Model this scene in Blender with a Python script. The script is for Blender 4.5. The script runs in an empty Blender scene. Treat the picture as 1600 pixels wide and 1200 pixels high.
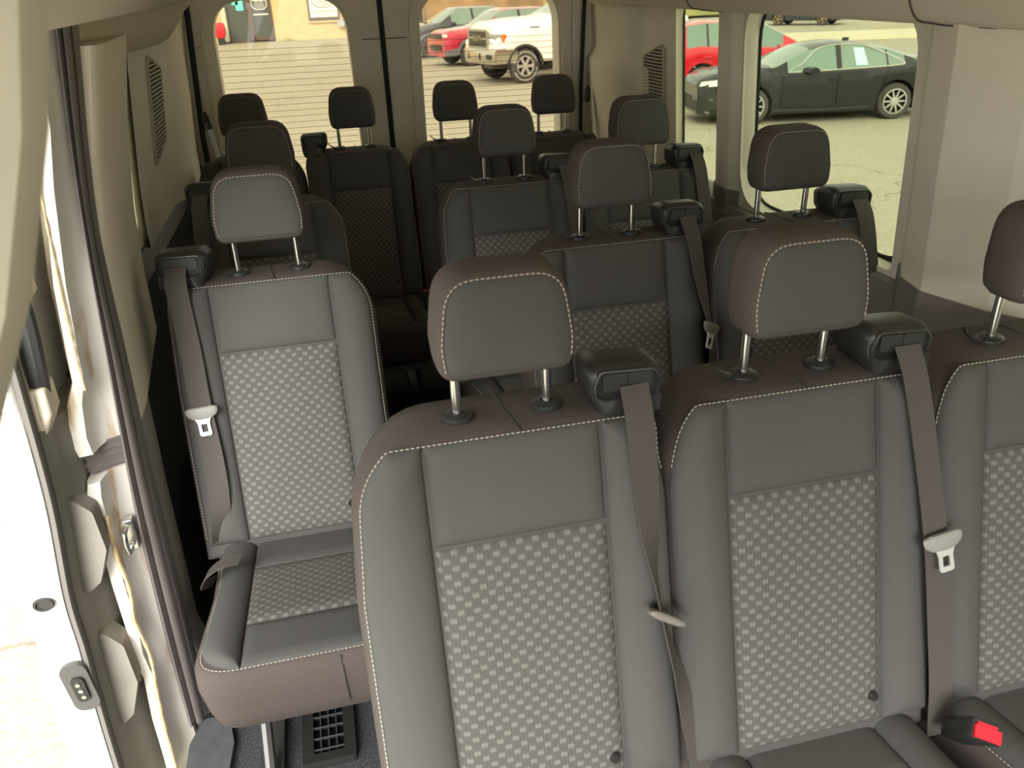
import bpy, bmesh, math, random
from mathutils import Vector, Matrix
from mathutils.geometry import tessellate_polygon
random.seed(7)
sc = bpy.context.scene
COL = sc.collection
R = math.radians

# ------------------------------------------------------------------ camera
cam_d = bpy.data.cameras.new('camera')
cam = bpy.data.objects.new('camera', cam_d)
COL.objects.link(cam)
sc.camera = cam
YAW, PITCH, ROLL = 0.2221, 0.4576, -0.0387
fw = Vector((math.sin(YAW)*math.cos(PITCH), math.cos(YAW)*math.cos(PITCH), -math.sin(PITCH)))
rt = Vector((math.cos(YAW), -math.sin(YAW), 0))
up = rt.cross(fw)
r2 = rt*math.cos(ROLL)+up*math.sin(ROLL)
u2 = -rt*math.sin(ROLL)+up*math.cos(ROLL)
M = Matrix((r2, u2, -fw)).transposed().to_4x4()
M.translation = Vector((-0.2178, -1.0380, 1.5491))
cam.matrix_world = M
cam_d.sensor_width = 36
cam_d.lens = 36*1252.66/1600
cam_d.clip_start = 0.05
cam_d.clip_end = 300
cam_d.dof.use_dof = True
cam_d.dof.focus_distance = 2.0
cam_d.dof.aperture_fstop = 7.5

# ------------------------------------------------------------------ world, sun, exposure
world = bpy.data.worlds.new('overcast')
sc.world = world
world.use_nodes = True
wn = world.node_tree
wn.nodes.clear()
wo = wn.nodes.new('ShaderNodeOutputWorld')
bg = wn.nodes.new('ShaderNodeBackground')
tc = wn.nodes.new('ShaderNodeTexCoord')
sx = wn.nodes.new('ShaderNodeSeparateXYZ')
cr = wn.nodes.new('ShaderNodeValToRGB')
cr.color_ramp.elements[0].position = 0.0
cr.color_ramp.elements[0].color = (0.80, 0.82, 0.80, 1)
cr.color_ramp.elements[1].position = 0.9
cr.color_ramp.elements[1].color = (1.0, 1.0, 0.97, 1)
wn.links.new(tc.outputs['Generated'], sx.inputs[0])
wn.links.new(sx.outputs['Z'], cr.inputs[0])
wn.links.new(cr.outputs[0], bg.inputs[0])
bg.inputs[1].default_value = 1.62
wn.links.new(bg.outputs[0], wo.inputs[0])
sun_d = bpy.data.lights.new('sun', 'SUN')
sun_d.energy = 3.9
sun_d.angle = R(35)
sun_d.color = (1, .97, .92)
sun = bpy.data.objects.new('sun', sun_d)
COL.objects.link(sun)
sun.rotation_euler = Vector((0.30, 0.80, -0.50)).to_track_quat('-Z', 'Y').to_euler()
sc.view_settings.view_transform = 'Standard'
sc.view_settings.look = 'None'
sc.view_settings.gamma = 1
sc.view_settings.use_curve_mapping = False
sc.view_settings.exposure = 1.05
sc.cycles.use_denoising = True
sc.cycles.max_bounces = 10
sc.cycles.diffuse_bounces = 6
sc.cycles.transparent_max_bounces = 16

# ------------------------------------------------------------------ materials
MATS = {}
def srgb(r, g, b):
    def f(c):
        c /= 255
        return c/12.92 if c <= .04045 else ((c+.055)/1.055)**2.4
    return (f(r), f(g), f(b), 1)

def mat(name, col, rough=.6, metal=0., noise=0., nscale=60., bump=0., bscale=400., spec=.5, coat=0., coord='Object', col2=None):
    m = bpy.data.materials.new(name)
    m.use_nodes = True
    nt = m.node_tree
    b = nt.nodes['Principled BSDF']
    b.inputs['Roughness'].default_value = rough
    b.inputs['Metallic'].default_value = metal
    b.inputs['Specular IOR Level'].default_value = spec
    b.inputs['Coat Weight'].default_value = coat
    b.inputs['Base Color'].default_value = col
    t = nt.nodes.new('ShaderNodeTexCoord')
    if noise > 0:
        n = nt.nodes.new('ShaderNodeTexNoise')
        n.inputs['Scale'].default_value = nscale
        n.inputs['Detail'].default_value = 4
        nt.links.new(t.outputs[coord], n.inputs[0])
        mx = nt.nodes.new('ShaderNodeMix')
        mx.data_type = 'RGBA'
        c2 = col2 or tuple(c*(1-noise) for c in col[:3])+(1,)
        c1 = col if col2 else tuple(min(1, c*(1+noise)) for c in col[:3])+(1,)
        mx.inputs[6].default_value = c1
        mx.inputs[7].default_value = c2
        rp = nt.nodes.new('ShaderNodeMapRange')
        rp.inputs[1].default_value = .35
        rp.inputs[2].default_value = .65
        nt.links.new(n.outputs[0], rp.inputs[0])
        nt.links.new(rp.outputs[0], mx.inputs[0])
        nt.links.new(mx.outputs[2], b.inputs['Base Color'])
    if bump > 0:
        n2 = nt.nodes.new('ShaderNodeTexNoise')
        n2.inputs['Scale'].default_value = bscale
        n2.inputs['Detail'].default_value = 2
        nt.links.new(t.outputs[coord], n2.inputs[0])
        bp = nt.nodes.new('ShaderNodeBump')
        bp.inputs['Strength'].default_value = bump
        bp.inputs['Distance'].default_value = .002
        nt.links.new(n2.outputs[0], bp.inputs['Height'])
        nt.links.new(bp.outputs[0], b.inputs['Normal'])
    MATS[name] = m
    return m

def nd(nt, op, a, b=None, c=None):
    n = nt.nodes.new('ShaderNodeMath')
    n.operation = op
    for i, v in enumerate((a, b, c)):
        if v is None: continue
        if isinstance(v, (int, float)): n.inputs[i].default_value = v
        else: nt.links.new(v, n.inputs[i])
    return n.outputs[0]

def woven(name, base, light, dark, cw=.0135, ch=.0235):
    """staggered woven tabs, driven by the panel's own uv in metres"""
    m = bpy.data.materials.new(name)
    m.use_nodes = True
    nt = m.node_tree
    b = nt.nodes['Principled BSDF']
    b.inputs['Roughness'].default_value = .85
    b.inputs['Specular IOR Level'].default_value = .25
    uv = nt.nodes.new('ShaderNodeUVMap')
    uv.uv_map = 'uv'
    sp = nt.nodes.new('ShaderNodeSeparateXYZ')
    nt.links.new(uv.outputs[0], sp.inputs[0])
    u = nd(nt, 'DIVIDE', sp.outputs[0], cw)
    ui = nd(nt, 'FLOOR', u)
    uf = nd(nt, 'FRACT', u)
    odd = nd(nt, 'MODULO', nd(nt, 'ABSOLUTE', ui), 2)
    v = nd(nt, 'ADD', nd(nt, 'DIVIDE', sp.outputs[1], ch), nd(nt, 'MULTIPLY', odd, .5))
    vf = nd(nt, 'FRACT', v)
    # tab : vf in .05-.42, u in .06-.94
    tab = nd(nt, 'MULTIPLY', nd(nt, 'LESS_THAN', nd(nt, 'ABSOLUTE', nd(nt, 'SUBTRACT', vf, .25)), .145),
             nd(nt, 'LESS_THAN', nd(nt, 'ABSOLUTE', nd(nt, 'SUBTRACT', uf, .5)), .42))
    gap = nd(nt, 'GREATER_THAN', nd(nt, 'ABSOLUTE', nd(nt, 'SUBTRACT', uf, .5)), .40)
    rib = nd(nt, 'MULTIPLY', nd(nt, 'GREATER_THAN', vf, .47), nd(nt, 'LESS_THAN', nd(nt, 'ABSOLUTE', nd(nt, 'SUBTRACT', uf, .5)), .30))
    m1 = nt.nodes.new('ShaderNodeMix'); m1.data_type = 'RGBA'
    m1.inputs[6].default_value = base; m1.inputs[7].default_value = dark
    nt.links.new(nd(nt, 'MAXIMUM', nd(nt, 'MULTIPLY', gap, .7), nd(nt, 'MULTIPLY', rib, .55)), m1.inputs[0])
    m2 = nt.nodes.new('ShaderNodeMix'); m2.data_type = 'RGBA'
    nt.links.new(tab, m2.inputs[0]); nt.links.new(m1.outputs[2], m2.inputs[6]); m2.inputs[7].default_value = light
    nt.links.new(m2.outputs[2], b.inputs['Base Color'])
    hgt = nd(nt, 'ADD', nd(nt, 'MULTIPLY', tab, 1.0), nd(nt, 'MULTIPLY', gap, -.6))
    bp = nt.nodes.new('ShaderNodeBump'); bp.inputs['Strength'].default_value = .5; bp.inputs['Distance'].default_value = .0015
    nt.links.new(hgt, bp.inputs['Height']); nt.links.new(bp.outputs[0], b.inputs['Normal'])
    MATS[name] = m
    return m

def glass(name, tint=(.93, .96, .94, 1), gloss=.08):
    m = bpy.data.materials.new(name); m.use_nodes = True
    nt = m.node_tree; nt.nodes.clear()
    o = nt.nodes.new('ShaderNodeOutputMaterial'); a = nt.nodes.new('ShaderNodeBsdfTransparent')
    g = nt.nodes.new('ShaderNodeBsdfGlossy'); g.inputs['Roughness'].default_value = .02
    mx = nt.nodes.new('ShaderNodeMixShader'); a.inputs[0].default_value = tint
    mx.inputs[0].default_value = gloss
    nt.links.new(a.outputs[0], mx.inputs[1]); nt.links.new(g.outputs[0], mx.inputs[2]); nt.links.new(mx.outputs[0], o.inputs[0])
    MATS[name] = m
    return m

fab_grey = mat('grey seat fabric', srgb(86, 85, 83), .9, noise=.10, nscale=900, bump=.35, bscale=1200, spec=.2)
fab_brown = mat('brown grey seat fabric', srgb(87, 79, 76), .9, noise=.12, nscale=900, bump=.3, bscale=1200, spec=.2)
fab_woven = woven('woven check fabric', srgb(95, 93, 90), srgb(117, 114, 109), srgb(81, 79, 77), .0122, .0232)
thread = mat('cream stitching', srgb(196, 188, 176), .8)
seam_dark = mat('dark seam', srgb(62, 60, 58), .9)
chrome = mat('chrome', srgb(232, 232, 230), .22, 1.0)
plastic_black = mat('black plastic', srgb(46, 46, 45), .34, noise=.05, nscale=300, bump=.15, bscale=900)
plastic_slot = mat('slot black', srgb(16, 16, 16), .5)
plastic_insert = mat('dark grey insert', srgb(50, 52, 50), .35)
webbing = mat('seat belt webbing', srgb(84, 79, 76), .75, bump=.5, bscale=900, spec=.3)
tongue_plastic = mat('grey belt tongue plastic', srgb(132, 126, 121), .4)
tongue_light = mat('light grey belt tongue plastic', srgb(150, 150, 144), .35)
steel = mat('bright steel', srgb(232, 232, 228), .35, .5)
red_plastic = mat('red release button', srgb(225, 40, 55), .35)
metal_paint = mat('silver grey frame metal', srgb(125, 124, 122), .35, .8)
beige = mat('beige trim plastic', srgb(219, 214, 197), .7, noise=.03, nscale=6, bump=.08, bscale=500, spec=.3)
beige_light = mat('pale beige trim plastic', srgb(226, 218, 200), .65, noise=.03, nscale=6, spec=.3)
grille_beige = mat('beige grille plastic', srgb(178, 172, 150), .7)
headliner = mat('headliner cloth', srgb(222, 211, 194), .95, noise=.03, nscale=500, bump=.1, bscale=900, spec=.1)
trim_brown = mat('dark grey lower trim', srgb(122, 114, 111), .6, noise=.03, nscale=20, bump=.15, bscale=700)
trim_black = mat('black lower trim', srgb(62, 62, 62), .5, bump=.15, bscale=700)
trim_grey = mat('grey door trim', srgb(140, 136, 128), .6, noise=.03, nscale=20, bump=.15, bscale=700)
rubber = mat('rubber seal', srgb(112, 105, 104), .55, bump=.1, bscale=300)
black = mat('black rubber', srgb(14, 14, 14), .6)
carpet = mat('floor carpet', srgb(70, 71, 73), .95, noise=.55, nscale=260, bump=.8, bscale=350, spec=.1)
sill_mat = mat('sill plate plastic', srgb(84, 85, 88), .5, noise=.1, nscale=40)
body_white = mat('white body paint', srgb(232, 232, 228), .25, noise=.02, nscale=4, coat=.5)

def rust_paint():
    m = mat('white paint with sealer stains', srgb(226, 222, 210), .35, coat=.2)
    nt = m.node_tree; b = nt.nodes['Principled BSDF']
    t = nt.nodes.new('ShaderNodeTexCoord')
    mp = nt.nodes.new('ShaderNodeMapping'); mp.inputs['Scale'].default_value = (9, 9, 2.2)
    n = nt.nodes.new('ShaderNodeTexNoise'); n.inputs['Scale'].default_value = 2.2; n.inputs['Detail'].default_value = 6
    r = nt.nodes.new('ShaderNodeValToRGB')
    r.color_ramp.elements[0].position = .57; r.color_ramp.elements[0].color = srgb(236, 234, 226)
    r.color_ramp.elements[1].position = .70; r.color_ramp.elements[1].color = srgb(196, 156, 100)
    nt.links.new(t.outputs['Object'], mp.inputs[0]); nt.links.new(mp.outputs[0], n.inputs[0])
    nt.links.new(n.outputs[0], r.inputs[0]); nt.links.new(r.outputs[0], b.inputs['Base Color'])
    return m
jamb_paint = rust_paint()
sealer = mat('tan seam sealer', srgb(214, 188, 146), .6, noise=.2, nscale=30)
win_glass = glass('side window glass', (.60, .615, .52, 1), .04)
rear_glass = glass('rear window glass', (.66, .63, .545, 1), .04)
defrost = mat('defroster wire', srgb(120, 84, 60), .6)

def asphalt_mat():
    m = mat('pale asphalt', srgb(190, 182, 160), .9, spec=.2)
    nt = m.node_tree; b = nt.nodes['Principled BSDF']
    t = nt.nodes.new('ShaderNodeTexCoord')
    n = nt.nodes.new('ShaderNodeTexNoise'); n.inputs['Scale'].default_value = 30; n.inputs['Detail'].default_value = 8; n.inputs['Roughness'].default_value = .75
    r = nt.nodes.new('ShaderNodeValToRGB')
    r.color_ramp.elements[0].position = .32; r.color_ramp.elements[0].color = srgb(150, 145, 129)
    r.color_ramp.elements[1].position = .6; r.color_ramp.elements[1].color = srgb(184, 178, 161)
    nt.links.new(t.outputs['Object'], n.inputs[0]); nt.links.new(n.outputs[0], r.inputs[0])
    n2 = nt.nodes.new('ShaderNodeTexNoise'); n2.inputs['Scale'].default_value = .35; n2.inputs['Detail'].default_value = 3
    nt.links.new(t.outputs['Object'], n2.inputs[0])
    v = nt.nodes.new('ShaderNodeTexVoronoi'); v.feature = 'DISTANCE_TO_EDGE'; v.inputs['Scale'].default_value = .22
    # wobble the cracks
    nw = nt.nodes.new('ShaderNodeTexNoise'); nw.inputs['Scale'].default_value = 1.6; nw.inputs['Detail'].default_value = 5
    nt.links.new(t.outputs['Object'], nw.inputs[0])
    ad = nt.nodes.new('ShaderNodeMix'); ad.data_type = 'RGBA'; ad.blend_type = 'ADD'; ad.inputs[0].default_value = 1.0
    nt.links.new(t.outputs['Object'], ad.inputs[6]); nt.links.new(nw.outputs[1], ad.inputs[7])
    nt.links.new(ad.outputs[2], v.inputs[0])
    lt = nd(nt, 'LESS_THAN', v.outputs[0], .0035)
    m1 = nt.nodes.new('ShaderNodeMix'); m1.data_type = 'RGBA'; m1.blend_type = 'MULTIPLY'
    nt.links.new(n2.outputs[0], m1.inputs[0]); nt.links.new(r.outputs[0], m1.inputs[6]); m1.inputs[7].default_value = (.88, .86, .82, 1)
    m2 = nt.nodes.new('ShaderNodeMix'); m2.data_type = 'RGBA'
    nt.links.new(nd(nt, 'MULTIPLY', lt, .6), m2.inputs[0]); nt.links.new(m1.outputs[2], m2.inputs[6]); m2.inputs[7].default_value = srgb(110, 102, 86)
    nt.links.new(m2.outputs[2], b.inputs['Base Color'])
    bp = nt.nodes.new('ShaderNodeBump'); bp.inputs['Strength'].default_value = .4; bp.inputs['Distance'].default_value = .01
    nt.links.new(n.outputs[0], bp.inputs['Height']); nt.links.new(bp.outputs[0], b.inputs['Normal'])
    return m
asphalt = asphalt_mat()
concrete = mat('concrete verge', srgb(205, 196, 168), .9, noise=.05, nscale=3)
stucco = mat('yellow stucco', srgb(204, 184, 140), .9, noise=.06, nscale=2.5, bump=.4, bscale=12)

# ------------------------------------------------------------------ mesh helpers
class MB:
    def __init__(self):
        self.v = []; self.f = []; self.m = []; self.uv = {}
    def add(self, vs, fs, mi=0, uvs=None):
        o = len(self.v)
        self.v += [tuple(p) for p in vs]
        for f in fs:
            self.f.append(tuple(i+o for i in f)); self.m.append(mi)
        if uvs:
            for i, q in enumerate(uvs): self.uv[o+i] = q
        return self
    def box(self, c, s, mi=0, mtx=None, taper=None):
        x, y, z = (k/2 for k in s)
        vs = [Vector((sx*x, sy*y, sz*z)) for sz in (-1, 1) for sy in (-1, 1) for sx in (-1, 1)]
        if mtx: vs = [mtx @ p for p in vs]
        vs = [p+Vector(c) for p in vs]
        return self.add(vs, [(0, 2, 3, 1), (4, 5, 7, 6), (0, 1, 5, 4), (2, 6, 7, 3), (0, 4, 6, 2), (1, 3, 7, 5)], mi)
    def loft(self, rings, mi=0, cap0=True, cap1=True, closed=True):
        n = len(rings[0]); vs = [p for r in rings for p in r]; fs = []
        for i in range(len(rings)-1):
            for j in range(n if closed else n-1):
                k = (j+1) % n
                fs.append((i*n+j, i*n+k, (i+1)*n+k, (i+1)*n+j))
        if cap0 and closed: fs.append(tuple(reversed(range(n))))
        if cap1 and closed: fs.append(tuple((len(rings)-1)*n+j for j in range(n)))
        return self.add(vs, fs, mi)
    def tube(self, pts, r, n=8, mi=0, flat=None):
        pts = [Vector(p) for p in pts]; rings = []
        ref = None
        for i, p in enumerate(pts):
            d = (pts[min(i+1, len(pts)-1)]-pts[max(i-1, 0)]).normalized()
            if ref is None:
                ref = Vector((0, 0, 1)) if abs(d.z) < .9 else Vector((1, 0, 0))
            a = (ref-d*ref.dot(d)).normalized(); b = d.cross(a); ref = a
            rr = r[i] if isinstance(r, (list, tuple)) else r
            rings.append([p+a*math.cos(2*math.pi*k/n)*rr+b*math.sin(2*math.pi*k/n)*rr*(flat or 1) for k in range(n)])
        return self.loft(rings, mi)
    def grid(self, fn, nu, nv, mi=0, uvfn=None):
        vs = []; fs = []; us = []
        for j in range(nv+1):
            for i in range(nu+1):
                vs.append(fn(i/nu, j/nv))
                if uvfn: us.append(uvfn(i/nu, j/nv))
        for j in range(nv):
            for i in range(nu):
                a = j*(nu+1)+i
                fs.append((a, a+1, a+nu+2, a+nu+1))
        return self.add(vs, fs, mi, us or None)
    def ribbon(self, cs, ws, t=.0016, mi=0):
        """cs: centre points, ws: half-width vectors; a thin closed strap"""
        cs = [Vector(c) for c in cs]; ws = [Vector(w) for w in ws]; rings = []
        for i, (c, w) in enumerate(zip(cs, ws)):
            d = cs[min(i+1, len(cs)-1)]-cs[max(i-1, 0)]
            n = d.cross(w).normalized()*t/2
            rings.append([c-w-n, c+w-n, c+w+n, c-w+n])
        return self.loft(rings, mi)
    def mesh(self, name, mats, smooth=True, angle=35, mtx=None, fix=True):
        me = bpy.data.meshes.new(name)
        vs = [mtx @ Vector(p) for p in self.v] if mtx else self.v
        me.from_pydata([tuple(p) for p in vs], [], self.f)
        for q in (mats if isinstance(mats, (list, tuple)) else [mats]): me.materials.append(q)
        me.polygons.foreach_set('material_index', self.m)
        if self.uv:
            l = me.uv_layers.new(name='uv')
            for lp in me.loops:
                l.data[lp.index].uv = self.uv.get(lp.vertex_index, (0, 0))
        if fix:
            bm = bmesh.new(); bm.from_mesh(me); bmesh.ops.recalc_face_normals(bm, faces=bm.faces); bm.to_mesh(me); bm.free()
        if smooth:
            me.polygons.foreach_set('use_smooth', [True]*len(me.polygons))
            me.set_sharp_from_angle(angle=R(angle))
        me.update()
        return me

def link(name, me, parent=None, loc=(0, 0, 0), rot=(0, 0, 0), bevel=0, seg=2):
    o = bpy.data.objects.new(name, me); COL.objects.link(o)
    o.location = loc; o.rotation_euler = rot
    if parent: o.parent = parent
    if bevel:
        b = o.modifiers.new('b', 'BEVEL'); b.width = bevel; b.segments = seg; b.limit_method = 'ANGLE'; b.angle_limit = R(40)
    return o
def tag(o, label, cat=None, group=None, kind=None):
    if label: o['label'] = label
    if cat: o['category'] = cat
    if group: o['group'] = group
    if kind: o['kind'] = kind
    return o
def structure(name, mb, mats, bevel=0, parent=None, **k):
    o = link(name, mb.mesh(name, mats, **k), parent, bevel=bevel)
    if not parent: o['kind'] = 'structure'
    return o
def root(name, loc=(0, 0, 0), rz=0):
    o = bpy.data.objects.new(name, None); COL.objects.link(o); o.empty_display_size = .05
    o.location = loc; o.rotation_euler = (0, 0, rz)
    return o

def rpoly(pts, rad, seg=5):
    """round the corners of a 2d polygon"""
    out = []; n = len(pts)
    for i in range(n):
        p = Vector(pts[i]); a = Vector(pts[i-1]); b = Vector(pts[(i+1) % n])
        r = rad[i] if isinstance(rad, (list, tuple)) else rad
        if r <= 0: out.append(tuple(p)); continue
        d1 = (a-p); d2 = (b-p); l1 = d1.length; l2 = d2.length; d1 /= l1; d2 /= l2
        ang = math.acos(max(-1, min(1, d1.dot(d2)))); t = min(r/math.tan(ang/2), l1*.49, l2*.49)
        p1 = p+d1*t; p2 = p+d2*t
        for k in range(seg+1):
            s = k/seg
            q = p1*(1-s)**2+p*2*s*(1-s)+p2*s*s
            # circle-ish: pull quadratic slightly
            out.append((q.x, q.y))
    return out
def resample(poly, n, closed=True):
    pts = [Vector(p) for p in poly]
    if closed: pts = pts+[pts[0]]
    L = [0]
    for a, b in zip(pts, pts[1:]): L.append(L[-1]+(b-a).length)
    out = []; j = 0
    m = n if closed else n-1
    for i in range(n):
        t = L[-1]*i/m
        while j < len(L)-2 and L[j+1] < t: j += 1
        s = (t-L[j])/max(1e-9, L[j+1]-L[j]); out.append(pts[j].lerp(pts[j+1], s))
    return out
def inset(poly, d):
    """move each vertex of a ccw/cw polygon inwards by d"""
    pts = [Vector(p) for p in poly]; n = len(pts)
    A = sum(pts[i-1].x*pts[i].y-pts[i].x*pts[i-1].y for i in range(n))
    s = 1 if A > 0 else -1; out = []
    for i in range(n):
        e1 = (pts[i]-pts[i-1]); e2 = (pts[(i+1) % n]-pts[i])
        if e1.length < 1e-9: e1 = e2
        if e2.length < 1e-9: e2 = e1
        n1 = Vector((-e1.y, e1.x)).normalized(); n2 = Vector((-e2.y, e2.x)).normalized()
        nn = (n1+n2)
        nn = nn.normalized() if nn.length > 1e-6 else n1
        out.append(pts[i]+nn*s*d/max(.5, nn.dot(n1)))
    return out
def plate(mb, outer, holes, to3, t, mi=0):
    """polygon with holes, extruded by vector t; to3 maps (a,b)->Vector"""
    loops = [outer]+holes
    P = [[Vector((x, y, 0)) for x, y in l] for l in loops]
    tris = tessellate_polygon(P)
    flat = [p for l in loops for p in l]
    a = [to3(*p) for p in flat]; n = len(a); t = Vector(t)
    b = [p+t for p in a]
    fs = [tuple(q) for q in tris]+[tuple(i+n for i in reversed(q)) for q in tris]
    o = 0
    for l in loops:
        m = len(l)
        for i in range(m):
            j = (i+1) % m
            fs.append((o+i, o+j, o+j+n, o+i+n))
        o += m
    mb.add(a+b, fs, mi)
    return mb
def dashes(mb, pts, ln=.0050, gap=.0026, w=.0010, nrm=None):
    """stitches: short threads laid along a 3d line"""
    pts = [Vector(p) for p in pts]; L = [0]
    for a, b in zip(pts, pts[1:]): L.append(L[-1]+(b-a).length)
    def at(t):
        for j in range(len(L)-1):
            if L[j+1] >= t: break
        s = (t-L[j])/max(1e-9, L[j+1]-L[j]); return pts[j].lerp(pts[j+1], min(1, s))
    t = 0
    while t+ln < L[-1]:
        mb.tube([at(t), at(t+ln/2), at(t+ln)], [w*.7, w, w*.7], 5); t += ln+gap
    return mb
def puffed(mb, x0, x1, s0, s1, to3, base, puff, edge, nu=14, nv=24, mi=0, uv=False, only=None):
    """a padded panel between curves x0(s), x1(s), sinking into its seams"""
    fx = lambda f, s: f(s) if callable(f) else f
    def h(u, v):
        s = s0+(s1-s0)*v; a, b = fx(x0, s), fx(x1, s)
        e = min(u*(b-a), (1-u)*(b-a), v*(s1-s0), (1-v)*(s1-s0))
        e = max(0, min(1, e/edge))
        return puff*math.sqrt(1-(1-e)**2)
    def warp(t, n):  # denser near ends
        return .5-.5*math.cos(math.pi*t)
    def fn(u, v):
        u, v = warp(u, 0), warp(v, 0)
        s = s0+(s1-s0)*v; a, b = fx(x0, s), fx(x1, s)
        return to3(a+(b-a)*u, base-h(u, v), s)
    def uvf(u, v):
        u, v = warp(u, 0), warp(v, 0)
        s = s0+(s1-s0)*v; a, b = fx(x0, s), fx(x1, s)
        return (a+(b-a)*u, s)
    return mb.grid(fn, nu, nv, mi, uvf if uv else None)

def spline(pts, n=8):
    P = [Vector(p) for p in pts]; out = []
    for i in range(len(P)-1):
        p0, p1, p2, p3 = P[max(i-1, 0)], P[i], P[i+1], P[min(i+2, len(P)-1)]
        for k in range(n):
            t = k/n
            out.append(.5*((2*p1)+(-p0+p2)*t+(2*p0-5*p1+4*p2-p3)*t*t+(-p0+3*p1-3*p2+p3)*t*t*t))
    out.append(P[-1]); return out
# ------------------------------------------------------------------ seats
TILT = R(15)
CT, ST = math.cos(TILT), math.sin(TILT)
ZT = .98
def bk(x, d, s):
    return Vector((x, d*CT-s*ST, ZT-s*CT-d*ST))
W0 = .2295
def halfw(s, extra=0, r=.085):
    w = W0+extra*min(1, s/.25)
    if s < r: w = w-r+math.sqrt(max(0, r*r-(r-s)**2))
    return w
LB = .66
cache = {}
def seat_meshes(wide, lw, rl=.12, rr=.12, op=(1, 1)):
    """wide: extra bolster on the open (left) side"""
    key = (wide, lw, rl, rr, op)
    if key in cache: return cache[key]
    ex = wide
    d = {}
    # core of the backrest
    N = 72
    out = []
    K = 26
    sq = lambda r: [0]+[r*(1-math.cos(math.pi/2*k/9)) for k in range(1, 10)]+[r+(LB-r)*k/12 for k in range(1, 13)]
    left = [(-halfw(s, ex, rl), s) for s in sq(rl)]; right = [(halfw(s, 0, rr), s) for s in sq(rr)]
    poly = list(reversed(left))+right
    poly = resample(poly, 90, closed=True)
    mb = MB()
    rings = []
    for dd, ins in ((.092, .045), (.088, .022), (.074, .006), (.04, 0), (-.02, 0), (-.045, .003), (-.055, .008), (-.0605, .016)):
        rings.append([bk(q.x, dd-(.0 if dd < 0 else -.02*min(1, q.y/.4)), q.y+((.012*max(0, -dd)/.06-.30*max(0, dd))*max(0, 1-q.y/.12))) for q in inset([tuple(p) for p in poly], ins)])
    mb.loft(rings)
    nn_ = len(rings[0]); mb.m[-1] = 1
    for i_ in range(nn_): mb.m[nn_*(len(rings)-2)+i_] = 1
    d['core'] = mb.mesh('backrest', [fab_brown, fab_grey], angle=60)
    # padded front panels
    bx = .131
    eL, eR = (.012 if op[0] else .003), (.012 if op[1] else .003)
    def ow(s): return halfw(min(max(s+.012, .012), LB), 0, rr)-(.012-(.012-eR)*max(0, min(1, (s-.08)/.06)))
    def owl(s): return -(halfw(min(max(s+.012, .012), LB), ex, rl)-(.012-(.012-eL)*max(0, min(1, (s-.08)/.06))))
    mb = MB()
    puffed(mb, lambda s: bx+.0012, lambda s: max(ow(s), bx+.004), .018, .62, bk, -.056, .030, .06, 12, 34)
    d['bolR'] = mb.mesh('bolster', fab_grey)
    mb = MB()
    puffed(mb, lambda s: min(owl(s), -bx-.004), lambda s: -bx-.0012, .018, .62, bk, -.056, .030, .06, 12, 34)
    d['bolL'] = mb.mesh('bolster', fab_grey)
    mb = MB()
    puffed(mb, -bx, bx, .018, .172, bk, -.056, .014, .03, 18, 14)
    d['upper'] = mb.mesh('upper_panel', fab_grey)
    mb = MB()
    puffed(mb, -bx, bx, .1735, .62, bk, -.056, .014, .03, 18, 34, uv=True)
    d['woven'] = mb.mesh('woven_panel', fab_woven)
    # stitching along the front top edge and down both sides
    path = []
    for s in ([.60-.02*k for k in range(0, 24)] if op[0] else []): path.append((owl(s)-.001, s))
    path += [(owl(.12*(1-math.sin(math.pi/2*k/16)))-.001, max(.018, .12*(1-math.sin(math.pi/2*k/16)))) for k in range(1, 16)]
    path.append((0, .018))
    path2 = [(ow(s)+.001, s) for s in ([.60-.02*k for k in range(0, 24)] if op[1] else [])]
    path2 += [(ow(.12*(1-math.sin(math.pi/2*k/16)))+.001, max(.018, .12*(1-math.sin(math.pi/2*k/16)))) for k in range(1, 16)]
    full = path+list(reversed(path2))
    full = [bk(x, -.0605, s) for x, s in full]
    mb = MB(); dashes(mb, full, w=lw)
    d['stitch'] = mb.mesh('stitching', thread, smooth=False)
    # centre seam across the crown
    mb = MB(); mb.tube([bk(.012, -.061, .0165), bk(.011, -.0555, .013), bk(.010, -.045, .0105), bk(.007, -.02, .0035), bk(.004, 0, -.0008), bk(.002, .04, -.0128), bk(0, .074, -.0175)], .0015, 5)
    d['seam'] = mb.mesh('crown_seam', seam_dark)
    mb = MB()
    # little press stud low on the woven panel
    c = bk(.112, -.072, .565)
    mb.tube([c, c+Vector((0, -.006, .001))], [.009, .007], 12)
    d['stud'] = mb.mesh('press_stud', plastic_black)
    # cushion
    mb = MB()
    def cz(y):  # top surface height by y
        t = (-y-.16)/.52
        return .366+.082*max(0, min(1, t))
    cw = .217
    plan = rpoly([(-cw, -.12), (-cw+.012, -.40), (-cw, -.708), (cw, -.708), (cw-.012, -.40), (cw, -.12)], [.03, .2, .085, .085, .2, .03], 7)
    plan = [tuple(p) for p in resample(plan, 84)]
    rings = []
    for top, ins, dz in ((0, .05, -.172), (0, .022, -.152), (0, .008, -.11), (0, 0, -.06), (1, .002, -.018), (1, .010, -.004), (1, .02, 0)):
        rings.append([Vector((q.x, q.y, cz(q.y)+dz)) for q in inset(plan, ins)])
    mb.loft(rings)
    d['cushion'] = mb.mesh('seat_cushion', fab_brown, angle=60)
    def ct(x, h, y): return Vector((x, y, cz(y)-h))
    ymax = lambda x: 0
    def cxr(y):
        w = cw-.02
        if y < -.608:
            k = (-y-.608)/.085; w = w-.085+.085*math.sqrt(max(0, 1-min(1, k)**2))
        elif -.6 < y < -.2: w = w-.008*math.sin(math.pi*(-y-.2)/.4)
        return w
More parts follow.
